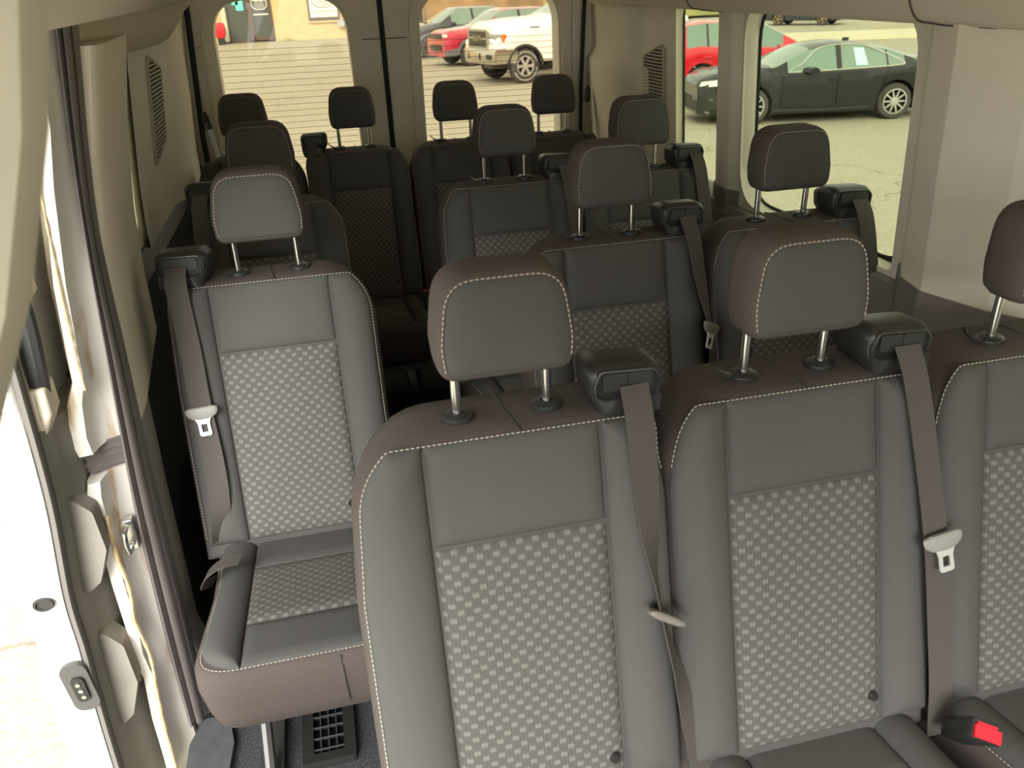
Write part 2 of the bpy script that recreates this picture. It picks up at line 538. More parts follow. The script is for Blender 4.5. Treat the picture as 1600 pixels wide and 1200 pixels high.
    mb = MB(); puffed(mb, lambda y: .121, cxr, -.692, -.16, ct, -.001, .022, .045, 12, 24)
    d['cbR'] = mb.mesh('cushion_bolster', fab_grey)
    mb = MB(); puffed(mb, lambda y: -cxr(y), lambda y: -.121, -.692, -.16, ct, -.001, .022, .045, 12, 24)
    d['cbL'] = mb.mesh('cushion_bolster', fab_grey)
    mb = MB(); puffed(mb, -.120, .120, -.692, -.558, ct, -.001, .010, .02, 16, 10)
    d['cfront'] = mb.mesh('cushion_plain_panel', fab_grey)
    mb = MB(); puffed(mb, -.120, .120, -.333, -.16, ct, -.001, .010, .02, 16, 10)
    d['crear'] = mb.mesh('cushion_plain_panel', fab_grey)
    mb = MB(); puffed(mb, -.120, .120, -.557, -.334, ct, -.001, .010, .02, 16, 16, uv=True)
    d['cwoven'] = mb.mesh('woven_panel', fab_woven)
    front = [Vector((q.x, q.y, cz(q.y)+.0005)) for q in inset(plan, .016)]
    front = [p for p in front if p.y < -.22]
    front.sort(key=lambda p: math.atan2(p.x, -(p.y+.3)) if False else 0)
    # plan order runs left-back -> front -> right-back already
    mb = MB(); dashes(mb, front, w=lw)
    d['cstitch'] = mb.mesh('stitching', thread, smooth=False)
    mb = MB(); mb.tube([(.06, -.702, cz(-.71)-.004), (.062, -.7095, .41), (.063, -.7095, .36), (.064, -.702, .325)], .0016, 5)
    d['cseam'] = mb.mesh('front_seam', seam_dark)
    # head restraint
    HC = 1.15
    out2 = rpoly([(-.097, HC-.085), (-.101, HC-.03), (-.087, HC+.069), (.087, HC+.069), (.101, HC-.03), (.097, HC-.085)], [.028, .06, .058, .058, .06, .028], 8)
    out2 = [tuple(p) for p in resample(out2, 72)]
    mb = MB(); rings = []
    for y, ins in ((.036, .035), (.033, .018), (.026, .006), (.010, 0), (-.028, 0), (-.045, .0025), (-.053, .007), (-.056, .011)):
        rings.append([Vector((q.x, y+(q.y-HC)*.10, q.y)) for q in inset(out2, ins)])
    mb.loft(rings)
    d['hr'] = mb.mesh('headrest', fab_brown, angle=60)
    mb = MB(); rings = []
    for k in range(7):
        e = (k/6)**1.7; y = -.0535-.014*math.sqrt(1-(1-e)**2); f_ = 1-.93*e
        rings.append([Vector((q.x*f_, y+(q.y-HC)*.10*f_, HC-.008+(q.y-HC+.008)*f_)) for q in inset(out2, .0105)])
    mb.loft(rings, cap0=False)
    d['hrf'] = mb.mesh('front_panel', fab_grey, angle=60)
    st = [Vector((q.x, -.0568+(q.y-HC)*.10, q.y)) for q in inset(out2, .0095)]
    k0 = min(range(len(st)), key=lambda k: st[k].z+.4*abs(st[k].x)); st = st[k0:]+st[:k0]
    st = [p for p in st if p.z > HC-.068]
    mb = MB(); dashes(mb, st, w=lw)
    d['hrst'] = mb.mesh('stitching', thread, smooth=False)
    mb = MB(); mb.tube([(0, 0, -.02), (0, -.002, .13)], .0074, 14)
    mb.box((.0, -.0061, .05), (.003, .002, .006)) if False else None
    d['pole'] = mb.mesh('headrest_pole', chrome)
    mb = MB(); rings = []
    for r, z in ((.021, -.006), (.0225, .002), (.0215, .008), (.017, .0115), (.0085, .0125), (.0075, .010)):
        rings.append([Vector((math.cos(a*math.pi/12)*r*1.1, math.sin(a*math.pi/12)*r, z)) for a in range(24)])
    mb.loft(rings)
    d['collar'] = mb.mesh('pole_collar', plastic_black)
    mb = MB(); rings = []
    for i in range(7):  # release lever: a small hooked finger
        t = i/6; x = -.018-.034*t; z = .006+.022*t*t; w = .007-.003*t
        rings.append([Vector((x, .006*t+dy*w, z+dz*w*.6)) for dy, dz in ((-1, -1), (1, -1), (1, 1), (-1, 1))])
    mb.loft(rings)
    d['lever'] = mb.mesh('release_lever', plastic_black)
    # frame
    mb = MB()
    for sx in (-1, 1):
        x = .135*sx
        mb.tube([(x, -.30, .24), (x, -.44, .20), (x, -.58, .03), (x, -.60, .0)], .013, 8)
        mb.tube([(x, -.22, .24), (x, -.16, .12), (x, -.10, .0)], .013, 8)
        mb.box((x, -.35, .012), (.05, .56, .024))
    mb.box((0, -.38, .225), (.36, .40, .03))
    d['frame'] = mb.mesh('seat_frame', metal_paint, angle=40)
    cache[key] = d
    return d

hcache = {}
def housing_meshes():
    if hcache: return hcache
    mb = MB()
    # profile, depth layers: front bezel face looks forward and slightly up
    prof = rpoly([(-.058, .034), (-.046, .046), (.046, .044), (.057, .030), (.057, .0), (.050, -.050), (-.040, -.052), (-.044, -.022), (-.056, -.004)], [.01, .012, .018, .016, .015, .01, .008, .01, .008], 4)
    prof = [tuple(p) for p in resample(prof, 48)]
    rings = []
    for y, ins, lift in ((.075, .02, .0), (.065, .006, .0), (.03, 0, .004), (-.02, 0, .002), (-.034, .004, -.001), (-.040, .010, -.003)):
        rings.append([Vector((q.x, y-.10*(q.y-.0)*(-1 if y < 0 else 0)*-1, q.y+lift)) for q in inset(prof, ins)])
    mb.loft(rings)
    hcache['body'] = mb.mesh('belt_housing', plastic_black, angle=50)
    # bezel ring
    face = lambda x, z, o=0: Vector((x, -.0405-o-.10*z, z))
    b0 = resample(rpoly([(-.048, .014), (-.040, .036), (.040, .035), (.050, .022), (.047, -.002), (.036, -.008), (-.034, -.008), (-.046, -.002)], .007, 4), 44)
    mb = MB(); rings = []
    for ins, o in ((-.003, -.002), (-.002, .003), (.001, .004), (.003, .0005)):
        rings.append([face(q.x, q.y, o) for q in inset([tuple(p) for p in b0], ins)])
    mb.loft(rings, cap0=False, cap1=False)
    hcache['bezel'] = mb.mesh('bezel', plastic_black)
    mb = MB()
    ins = [tuple(p) for p in inset([tuple(p) for p in b0], .003)]
    mb.loft([[face(x, z, -.004) for x, z in ins], [face(x, z, .0012) for x, z in ins]])
    hcache['slot'] = mb.mesh('belt_slot', plastic_slot, smooth=False)
    mb = MB()
    for a, b in ((-.036, .0005), (.0015, .038)):
        q = rpoly([(a, .033), (b, .033), (b, .006), (a, .006)], .004, 3)
        mb.loft([[face(x, z, .0005) for x, z in q], [face(x, z, .0042) for x, z in q]])
    hcache['ins'] = mb.mesh('slot_cover', plastic_insert, smooth=False)
    mb = MB()
    q = rpoly([(.024, -.006), (.054, -.004), (.052, -.034), (.030, -.030)], .006, 3)
    mb.loft([[face(x, z, -.002) for x, z in q], [face(x, z, .0025) for x, z in q]])
    hcache['clip'] = mb.mesh('housing_clip', plastic_black, smooth=False)
    # belt tongue
    mb = MB(); rings = []
    for z, w, t in ((.013, .026, .003), (.010, .0345, .006), (.002, .035, .0065), (-.006, .032, .006), (-.014, .022, .004), (-.018, .013, .0025)):
        rings.append([Vector((math.copysign(1, c)*w*abs(c)**.6 if abs(c) > 1e-6 else 0, s*t, z)) for c, s in ((math.cos(a*math.pi/8), math.sin(a*math.pi/8)) for a in range(16))])
    mb.loft(rings)
    hcache['tongue'] = mb.mesh('belt_tongue', tongue_plastic)
    hcache['tongueL'] = mb.mesh('belt_tongue', tongue_light)
    mb = MB()
    plate(mb, [tuple(p) for p in rpoly([(-.0145, -.014), (-.011, -.026), (-.0115, -.050), (.0115, -.050), (.011, -.026), (.0145, -.014)], [0, .003, .005, .005, .003, 0], 3)],
          [[tuple(p) for p in rpoly([(-.0055, -.026), (-.0055, -.042), (.0055, -.042), (.0055, -.026)], .0015, 2)]], lambda x, z: Vector((x*1.15, -.0035, z*1.15+.004)), (0, .0025, 0))
    hcache['blade'] = mb.mesh('tongue_blade', steel, smooth=False)
    # buckle
    mb = MB(); rings = []
    pr = [tuple(p) for p in resample(rpoly([(-.02, -.014), (.02, -.014), (.02, .014), (-.02, .014)], .006, 4), 28)]
    for z, ins in ((-.07, .006), (-.06, .001), (.0, 0), (.012, 0), (.016, .002)):
        rings.append([Vector((q.x, q.y, z)) for q in inset(pr, ins)])
    mb.loft(rings)
    hcache['buckle'] = mb.mesh('belt_buckle', plastic_black, angle=50)
    mb = MB(); mb.box((0, -.004, .018), (.034, .016, .006)); mb.box((0, .0065, .0165), (.026, .004, .004))
    hcache['button'] = mb.mesh('release_button', red_plastic, smooth=False)
    return hcache

SEATS = {}
def seat(name_key, x, y, label, group, wide=0,  side=None, lw=.00095, hrest=True, belt=None, hx=None, frame=True, stud=True, levers=(0,), buckle=None, twist=False, rl=.12, sx=1, op=(0, 0)):
    d = seat_meshes(wide, lw, .06 if side == 'L' else rl, .06 if side == 'R' else .12, op)
    r = root('passenger_seat', (x, y, 0)); tag(r, label, 'seat', group)
    SEATS[name_key] = r; r.scale = (sx, 1, 1)
    b = link('backrest', d['core'], r)
    for k in ('bolL', 'bolR'): link('bolster', d[k], b)
    link('upper_panel', d['upper'], b); link('woven_panel', d['woven'], b); link('stitching', d['stitch'], b); link('crown_seam', d['seam'], b)
    if stud: link('press_stud', d['stud'], b)
    c = link('seat_cushion', d['cushion'], r)
    for k in ('cbL', 'cbR'): link('cushion_bolster', d[k], c)
    link('plain_panel', d['cfront'], c); link('plain_panel', d['crear'], c); link('woven_panel', d['cwoven'], c); link('stitching', d['cstitch'], c); link('front_seam', d['cseam'], c)
    h = link('headrest', d['hr'], r); link('front_panel', d['hrf'], h); link('stitching', d['hrst'], h)
    for i, sx in enumerate((-1, 1)):
        p = link('headrest_pole', d['pole'], r, (sx*.0685, 0, ZT)); link('pole_collar', d['collar'], p)
        if i in levers: link('release_lever', d['lever'], p)
    if frame: link('seat_frame', d['frame'], r)
    if side:
        H = housing_meshes(); sg = 1 if side == 'R' else -1
        hx = hx if hx is not None else .178*sg
        hz = 1.007
        ho = link('belt_housing', H['body'], r, (hx, -.015, hz)); ho.scale = (sg, 1, 1)
        ho.rotation_euler = (R(-8), 0, R(-4))
        for k, nm in (('bezel', 'bezel'), ('slot', 'belt_slot'), ('ins', 'slot_cover'), ('clip', 'housing_clip')): link(nm, H[k], ho)
        if belt:
            tpos, pts = belt['tongue'], belt['path']
            mb = MB(); cs, ws = [], []
            n = len(pts)
            # smooth path through control points (x, y, z, width-angle)
            P = [Vector((q[0], q[1]-(.009 if q[2] < 1.0 else 0), q[2])) for q in pts]; A = [q[3] for q in pts]
            for i in range(n-1):
                for k in range(8):
                    t = k/8
                    p0, p1, p2, p3 = P[max(i-1, 0)], P[i], P[i+1], P[min(i+2, n-1)]
                    q = .5*((2*p1)+(-p0+p2)*t+(2*p0-5*p1+4*p2-p3)*t*t+(-p0+3*p1-3*p2+p3)*t*t*t)
                    a = A[i]+(A[i+1]-A[i])*t
                    cs.append(q); ws.append(Vector((math.cos(a), math.sin(a), 0))*.0225)
            cs.append(P[-1]); ws.append(Vector((math.cos(A[-1]), math.sin(A[-1]), 0))*.0225)
            mb.ribbon(cs, ws)
            link('belt_webbing', mb.mesh('belt_webbing', webbing), r)
            if tpos:
                tg = link('belt_tongue', H['tongueL' if belt.get('light') else 'tongue'], r, (tpos[0], tpos[1]-.014, tpos[2]), tpos[3])
                if belt.get('light'): tg['label'] = 'light grey belt tongue with chrome blade'
                link('tongue_blade', H['blade'], tg)
    if name_key == 'B1':
        mb = MB(); mb.ribbon(spline([(-.215, -.30, .36), (-.225, -.36, .40), (-.205, -.385, .445), (-.17, -.385, .466), (-.135, -.375, .462)]), [(0.004, .019, 0)]*33)
        link('lap_belt_end', mb.mesh('lap_belt_end', webbing), r)
    if buckle:
        H = housing_meshes()
        bk_ = link('belt_buckle', H['buckle'], r, buckle[0], buckle[1]); bk_.scale = (1.25, 1.25, 1.1); bt = link('release_button', H['button'], bk_); bt['label'] = 'red release button'
    return r

YB, YC, YD = .8374, 1.5834, 2.4379
XA = [0, .4622, .9244]
XB = [-.3615, .4633, .9476]
XC = [-.385, .375, .8386]
XD = [-.482, -.0577, .3669, .7915]
GA, GB, GC, GD = 'seats of the nearest bench', 'seats of the second row', 'seats of the third row', 'seats of the rearmost row'
# belts hang on the seats' faces; path = x, y, z, facing angle (seat coordinates)
belt_A1 = dict(path=[(.184, -.062, 1.028, .1), (.183, -.080, .99, .1), (.184, -.10, .93, .15), (.188, -.125, .83, .45), (.192, -.148, .75, 1.1), (.196, -.170, .69, 1.25), (.212, -.19, .61, 1.1), (.240, -.20, .50, .5), (.262, -.225, .37, .3), (.27, -.235, .31, .2)],
               tongue=(.194, -.176, .70, (R(72), R(34), 0)))
belt_A2 = dict(path=[(.176, -.062, 1.028, 0), (.178, -.085, .98, .05), (.192, -.125, .86, .05), (.208, -.165, .72, .05), (.218, -.20, .58, 0), (.228, -.225, .46, 0), (.234, -.24, .36, 0)],
               tongue=(.208, -.172, .735, (R(-14), R(-8), 0)), light=True)
belt_B1 = dict(path=[(-.190, -.062, 1.028, 0), (-.192, -.085, .99, 0), (-.186, -.12, .86, 0), (-.184, -.155, .74, 0), (-.178, -.19, .60, .05), (-.182, -.215, .50, .3), (-.20, -.22, .42, .9)],
               tongue=(-.184, -.158, .725, (R(-14), R(-3), 0)), light=True)
belt_B2 = dict(path=[(.190, -.062, 1.028, .2), (.196, -.085, .98, .3), (.208, -.115, .88, .5), (.222, -.135, .80, .9), (.232, -.150, .74, 1.0), (.235, -.16, .68, .7), (.24, -.20, .5, .3), (.24, -.22, .4, .2)],
               tongue=(.226, -.150, .765, (R(-14), R(28), R(25))))
belt_P = dict(path=[(.190, -.062, 1.028, 0), (.196, -.085, .98, 0), (.205, -.12, .86, 0), (.215, -.16, .7, 0), (.225, -.20, .55, 0), (.23, -.22, .42, 0)], tongue=None)
belt_N = dict(path=[(-q[0], q[1], q[2], q[3]) for q in belt_P['path']], tongue=None)

seat('A1', XA[0], 0, 'nearest bench seat at its aisle end, belt tongue turned edge-on beside it', GA, .02, 'R', belt=belt_A1, levers=(), op=(1, 0))
seat('A2', XA[1], 0, 'middle seat of the nearest bench, brown headrest, belt with light grey tongue', GA, 0, 'R', belt=belt_A2, hx=.172, buckle=((.228, -.325, .455), (R(38), R(18), R(-25))))
seat('A3', XA[2], 0, 'nearest bench seat by the window, cut off by the right edge of the photo', GA, 0, None, levers=(0,))
seat('B1', XB[0], YB, 'single brightly lit seat beside the open sliding door, its whole cushion visible', GB, .01, 'L', belt=belt_B1, levers=(), op=(1, 1), lw=.0008)
seat('B2', XB[1], YB, 'second row seat right behind the gap between the nearest bench headrests', GB, .01, 'R', belt=belt_B2, hx=.188, op=(1, 0), lw=.0008)
seat('B3', XB[2], YB, 'second row seat against the large side window, black headrest over pale asphalt', GB, 0, 'R', belt=belt_P, hx=.178, levers=(), lw=.0008)
seat('C1', XC[0], YC, 'dark single seat directly behind the single seat by the sliding door', GC, .01, 'L', belt=belt_N, lw=.0008, op=(1, 1))
seat('C2', XC[1], YC, 'third row seat on the aisle, dark headrest on two chrome poles', GC, .01, 'R', belt=belt_P, lw=.0008, op=(1, 0))
seat('C3', XC[2], YC, 'third row seat by the narrow window and the slotted air grille', GC, 0, 'R', belt=belt_P, lw=.0008, hx=.172)
seat('D1', XD[0], YD, 'rearmost row seat at the left wall, only its black headrest and shoulder showing', GD, 0, None, sx=.92, lw=.0007, stud=False)
seat('D2', XD[1], YD, 'rearmost row seat with a belt housing on its left shoulder, between the rear windows', GD, 0, 'L', belt=belt_N, sx=.92, lw=.0007, buckle=((.225, -.36, .43), (R(-52), 0, 0)), op=(0, 1))
seat('D3', XD[2], YD, 'rearmost row seat in front of the left part of the right rear window', GD, 0, None, sx=.92, lw=.0007, stud=False, op=(1, 0))
seat('D4', XD[3], YD, 'rearmost row seat at the right wall, headrest below the white truck', GD, 0, None, sx=.92, lw=.0007, stud=False)

# ------------------------------------------------------------------ van shell : floor, walls, ceiling
mb = MB(); plate(mb, [(-.655, -2.83), (1.20, -2.83), (1.20, 3.05), (-.78, 3.05), (-.78, .56), (-.655, .47)], [], lambda a, b: Vector((a, b, 0)), (0, 0, -.06))
structure('floor', mb, carpet, smooth=False)

# sill step at the door opening
mb = MB()
plate(mb, [tuple(p) for p in rpoly([(-.70, -1.2), (-.62, -1.2), (-.60, .20), (-.585, .38), (-.60, .46), (-.66, .47), (-.685, .40)], .02, 4)], [], lambda a, b: Vector((a, b, .0)), (0, 0, .018))
structure('trim_1', mb, sill_mat, smooth=False, bevel=.005)

# right wall ------------------------------------------------------
def rx(z): return 1.17-.06*max(0, z-.9)
def rwall(y, z): return Vector((rx(z), y, z))
def rect(y0, y1, z0, z1, r): return [tuple(p) for p in rpoly([(y0, z0), (y1, z0), (y1, z1), (y0, z1)], r, 6)]
w1 = rect(1.60, 2.03, .845, 1.485, .07)
w2 = rect(.655, 1.46, .865, 1.485, [.02, .13, .11, .13])
w3 = rect(-.85, .30, .88, 1.50, .10)
w4 = rect(-2.1, -1.15, .9, 1.50, .1)
mb = MB()
plate(mb, [(-2.8, .80), (3.02, .80), (3.02, 1.86), (-2.8, 1.86)], [w1, w2, w3, w4], rwall, (.05, 0, 0))
structure('wall_right', mb, beige, smooth=True, angle=30)
mb = MB(); mb.box((1.215, .1, .36), (.06, 5.8, .94)); 
structure('wall_right_lower', mb, trim_brown, smooth=False)
# window sill ledge
mb = MB()
prof = [(1.10, .60), (1.135, .80), (1.15, .845), (1.20, .862), (1.24, .862), (1.24, .60)]
mb.loft([[Vector((a, y, z)) for a, z in prof] for y in (-2.8, .3, 1.0, 1.9, 2.2)])
structure('trim_2', mb, trim_brown, angle=30)
for i, (y0, y1, z0, z1, r_) in enumerate(((1.58, 2.05, .83, 1.51, .05), (.63, 1.48, .85, 1.51, .11), (-.87, .32, .865, 1.51, .1), (-2.12, -1.13, .88, 1.51, .1))):
    o = root('window_%d' % (i+1)); o['kind'] = 'structure'
    mb = MB(); plate(mb, rect(y0, y1, z0, z1, r_), [], lambda a, b: Vector((rx(b)+.056, a, b)), (.005, 0, 0))
    link('window_pane', mb.mesh('window_pane', win_glass, smooth=False), o)
    mb = MB(); plate(mb, rect(y0-.02, y1+.02, z0-.02, z1+.02, r_+.02), [rect(y0+.028, y1-.028, z0+.024, z1-.028, r_)], lambda a, b: Vector((rx(b)+.050, a, b)), (.006, 0, 0))
    link('window_seal', mb.mesh('window_seal', black, smooth=False), o)

# pillars standing proud of the wall
def pillar(name, plan, z0, z1, zs, m_up, m_low, lean=.06, rad=.015, loc=0):
    o = root(name); o['kind'] = 'structure'
    pl = [tuple(p) for p in rpoly(plan, rad, 4)]
    mb = MB(); mb.loft([[Vector((x-lean*max(0, z-.9), y, z)) for x, y in pl] for z in (zs, .95, 1.1, 1.25, 1.4, z1)])
    link('upper_trim', mb.mesh('upper_trim', m_up, angle=50), o)
    pl2 = [tuple(q) for q in inset(pl, -.006)]
    mb = MB()
    rings = [[Vector((x, y, z)) for x, y in pl2] for z in (z0, zs-.1, zs)]
    # spreads out downwards
    rings[0] = [p+Vector((-.03, 0, 0)) for p in rings[0]]
    mb.loft(rings)
    link('lower_trim', mb.mesh('lower_trim', m_low, angle=50), o)
    return o
pillar('trim_3', [(1.22, 1.67), (1.175, 1.65), (1.150, 1.58), (1.150, 1.51), (1.175, 1.46), (1.22, 1.45)], .5, 1.62, .90, beige, trim_brown)
pillar('trim_4', [(1.23, .64), (1.16, .61), (1.10, .53), (1.075, .43), (1.12, .28), (1.16, .22), (1.23, .20)], .5, 1.62, .90, beige, trim_brown)
pillar('trim_5', [(1.22, -.83), (1.10, -.85), (1.06, -.95), (1.06, -1.05), (1.10, -1.15), (1.22, -1.16)], .5, 1.62, .90, beige, trim_brown)

# rear right quarter panel with folds and slotted grille
mb = MB()
ys = [1.955, 2.0, 2.10, 2.22, 2.30, 2.36, 2.55, 2.72, 2.84, 2.90]
def qx(y, z):
    b = rx(z)-.012-.03*min(1, (y-1.955)/.9)
    if y > 2.29: b -= .05*min(1, (y-2.29)/.07)*(1 if y < 2.7 else max(.3, 1-(y-2.7)/.2))
    if z > 1.24 and y > 2.2: b += .035*min(1, (z-1.24)/.05)
    return b
zs = [.5, .7, .85, .95, 1.1, 1.2, 1.24, 1.27, 1.30, 1.4, 1.55, 1.7]
mb.grid(lambda u, v: Vector((qx(ys[round(u*9)], zs[round(v*11)]), ys[round(u*9)], zs[round(v*11)])), 9, 11)
structure('trim_6', mb, beige, angle=50)
def grille(name, yc, z0, z1, x, sg, label, w=.10):
    g = root(name); g['kind'] = 'structure'
    out = rpoly([(yc-w/2, z0), (yc+w/2, z0+.05), (yc+w/2, z1-.05), (yc-w/2, z1)], .02, 5)
    mb = MB(); plate(mb, [tuple(q) for q in inset(out, -.008)], [[tuple(q) for q in out]], lambda a, b: Vector((x(a, b), a, b)), (-sg*.008, 0, 0))
    link('grille_frame', mb.mesh('grille_frame', grille_beige, smooth=False), g)
    mb = MB(); plate(mb, [tuple(q) for q in out], [], lambda a, b: Vector((x(a, b)-sg*.0015, a, b)), (-sg*.002, 0, 0))
    link('grille_backing', mb.mesh('grille_backing', seam_dark, smooth=False), g)
    n = int((z1-z0)/.0125); mb = MB()
    for k in range(1, n):
        z = z0+k*(z1-z0)/n
        a, b = yc-w/2, yc+w/2
        if z < z0+.05: b = yc-w/2+w*max(.25, (z-z0)/.05)
        if z > z1-.05: b = yc-w/2+w*max(.25, (z1-z)/.05)
        mb.box(((x((a+b)/2, z))-sg*.0045, (a+b)/2, z), (.008, b-a, .0052))
    link('grille_slats', mb.mesh('grille_slats', grille_beige, smooth=False), g)
    tag(g, label)
    return g
grille('trim_7', 2.15, 1.03, 1.335, lambda a, b: qx(2.1, b), 1, 'beige slotted grille on the right rear quarter', .19)

# left wall -------------------------------------------------------
def lx(z): return -.728+.065*max(0, (z-1.0))/.5
def lwall(y, z): return Vector((lx(z)-.03, y, z))
wl = rect(.90, 1.50, .95, 1.50, .06)
mb = MB(); plate(mb, [(.62, .86), (3.02, .86), (3.02, 1.86), (.62, 1.86)], [wl], lwall, (-.035, 0, 0))
plate(mb, [(-2.8, 1.60), (.62, 1.60), (.62, 1.86), (-2.8, 1.86)], [], lwall, (-.035, 0, 0))
structure('wall_left', mb, beige, angle=30)
mb = MB()
mb.loft([[Vector(p) for p in ((-.78, y, .0), (-.70, y, .0), (-.69, y, .55), (-.715, y, .86), (-.75, y, .90), (-.79, y, .90))] for y in (.56, 1.4, 2.1, 3.0)])
structure('wall_left_lower', mb, trim_black, angle=30)
# wheel-arch box beside the rear seats
o = root('window_5'); o['kind'] = 'structure'
mb = MB(); plate(mb, rect(.88, 1.52, .93, 1.52, .06), [], lambda a, b: Vector((lx(b)-.075, a, b)), (-.005, 0, 0))
link('window_pane', mb.mesh('window_pane', win_glass, smooth=False), o)
mb = MB(); plate(mb, rect(.87, 1.53, .92, 1.53, .07), [rect(.92, 1.46, .97, 1.48, .05)], lambda a, b: Vector((lx(b)-.07, a, b)), (-.006, 0, 0))
link('window_seal', mb.mesh('window_seal', black, smooth=False), o)
# rear-left quarter with grille
mb = MB()
ysl = [1.50, 1.70, 1.9, 2.08, 2.25, 2.33, 2.45, 2.65, 2.84, 2.9]
def qlx(y, z):
    b = lx(z)-.012+.0*(y-1.7)
    if y > 2.1: b += .03*min(1, (y-2.1)/.3)-.045*max(0, (z-1.15))/.5*min(1, (y-2.1)/.6)
    if y > 2.6: b -= .03*(y-2.6)/.3
    return b
mb.grid(lambda u, v: Vector((qlx(ysl[round(u*9)], zs[round(v*11)]), ysl[round(u*9)], zs[round(v*11)])), 9, 11)
structure('trim_8', mb, beige, angle=60)
grille('trim_9', 1.92, 1.08, 1.40, lambda a, b: qlx(1.9, b), -1, 'beige slotted grille on the left rear quarter', .24)
# pillar behind the sliding door (beige upper trim)
o = root('trim_10'); o['kind'] = 'structure'
mb = MB()
prf = [(1.49, -.546), (1.294, -.588), (1.114, -.616), (.955, -.628), (.80, -.632)]
rings = []
for z, x in prf:
    rings.append([Vector((x-.075, .500, z)), Vector((x-.008, .505, z)), Vector((x, .515, z)), Vector((x-.002, .60, z)), Vector((x-.022, .80, z)), Vector((x-.045, 1.04, z)), Vector((x-.12, 1.06, z)), Vector((x-.10, .50, z))])
mb.loft(rings)
link('upper_trim', mb.mesh('upper_trim', beige_light, angle=40), o)
mb = MB(); rings = []
for z, x in ((.80, -.634), (.6, -.642), (.35, -.648), (.12, -.655), (.0, -.62)):
    rings.append([Vector((x-.035, .50, z)), Vector((x-.012, .52, z)), Vector((x, .56, z)), Vector((x, .62, z)), Vector((x-.04, .70, z)), Vector((x-.065, .78, z)), Vector((x-.12, .78, z)), Vector((x-.10, .50, z))])
mb.loft(rings)
link('lower_trim', mb.mesh('lower_trim', trim_grey, angle=40), o)

# rubber door seal: ribbed band following the opening
sl = spline([(-.555, .455, 1.75), (-.590, .455, 1.505), (-.614, .455, 1.321), (-.630, .455, 1.159), (-.648, .455, .966), (-.676, .455, .63), (-.690, .455, .293), (-.694, .455, .02)])
sr = spline([(-.535, .48, 1.75), (-.567, .48, 1.503), (-.597, .48, 1.316), (-.616, .48, 1.152), (-.624, .48, .955), (-.636, .48, .66), (-.644, .48, .32), (-.652, .48, .02)])
prof = [(0, -.01), (.06, -.002), (.14, .010), (.24, .012), (.33, .004), (.38, -.004), (.44, .006), (.56, .016), (.70, .016), (.80, .008), (.86, -.002), (.92, .006), (1.0, .0)]
mb = MB(); rings = []
for a, b in zip(sl, sr):
    ring = [a.lerp(b, t)+Vector((0, -h, 0)) for t, h in prof]
    ring += [b+Vector((0, .03, 0)), a+Vector((0, .03, 0))]
    rings.append(ring)
mb.loft(rings)
seal_o = structure('trim_11', mb, rubber, angle=50)

# outer painted jamb: stepped white metal
def jamb(pts_l, zsplit, name_):
    mb = MB(); rings = []
    for i, (z, xo) in enumerate(pts_l):
        # inner edge meets the seal
        j = min(range(len(sl)), key=lambda k: abs(sl[k].z-z)); xi = sl[j].x+.004
        w = xi-xo
        rings.append([Vector((xi, .475, z)), Vector((xi-.38*w, .455, z)), Vector((xi-.52*w, .43, z)), Vector((xi-.60*w, .405, z)), Vector((xi-.93*w, .40, z)), Vector((xo, .415, z)), Vector((xo, .50, z)), Vector((xi, .56, z))])
    mb.loft(rings)
    return mb
o = root('trim_12'); o['kind'] = 'structure'
up_ = [(1.75, -.60), (1.505, -.618), (1.379, -.630), (1.283, -.655), (1.124, -.684), (1.0, -.696), (.945, -.700), (.90, -.722), (.83, -.735), (.795, -.728)]
link('upper_jamb', jamb(up_, 0, '').mesh('upper_jamb', jamb_paint, angle=40), o)
lo_ = [(.735, -.728), (.70, -.738), (.62, -.738), (.50, -.742), (.36, -.742), (.30, -.748), (.24, -.738), (.12, -.748), (.0, -.75), (-.12, -.755)]
link('lower_jamb', jamb(lo_, 0, '').mesh('lower_jamb', jamb_paint, angle=40), o)
mb = MB()  # black gap with track seal between the two
mb.loft([[Vector((-.66, .47, z)), Vector((-.72, .43, z+.006)), Vector((-.74, .44, z+.012)), Vector((-.74, .52, z)), Vector((-.66, .54, z))] for z in (.735, .795)])
for dz in (.75, .77, .785):
    mb.tube([(-.665, .468, dz-.006), (-.70, .447, dz), (-.735, .43, dz+.012)], .006, 6)
link('track_seal', mb.mesh('track_seal', rubber), o)
mb = MB()  # tan sealer bead running down the jamb
bead = [(-.640, .402, 1.40), (-.655, .398, 1.30), (-.668, .397, 1.15), (-.676, .397, 1.02), (-.679, .398, .93)]
mb.tube(spline(bead), [.001+.0015*abs(math.sin(k*1.7)) for k in range(len(spline(bead)))], 6)
bead2 = [(-.708, .402, .66), (-.712, .397, .58), (-.708, .398, .48), (-.716, .397, .40), (-.708, .398, .30), (-.716, .397, .20), (-.724, .398, .08), (-.728, .398, -.08)]
s_ = spline(bead2); mb.tube(s_, [.003+.002*abs(math.sin(k*.9)) for k in range(len(s_))], 6)
link('seam_sealer', mb.mesh('seam_sealer', sealer), o)
# striker
mb = MB(); mb.box((-.693, .445, .585), (.03, .02, .07)); mb.tube([(-.690, .43, .61), (-.690, .405, .607), (-.690, .40, .585), (-.690, .405, .563), (-.690, .43, .56)], .006, 8)
so = link('door_striker', mb.mesh('door_striker', chrome, angle=50), o, bevel=.003)
mb = MB(); mb.box((-.745, .43, .60), (.025, .03, .11)); mb.box((-.75, .42, .27), (.02, .03, .09))
link('rubber_stop', mb.mesh('rubber_stop', trim_grey, smooth=False), o, bevel=.004)

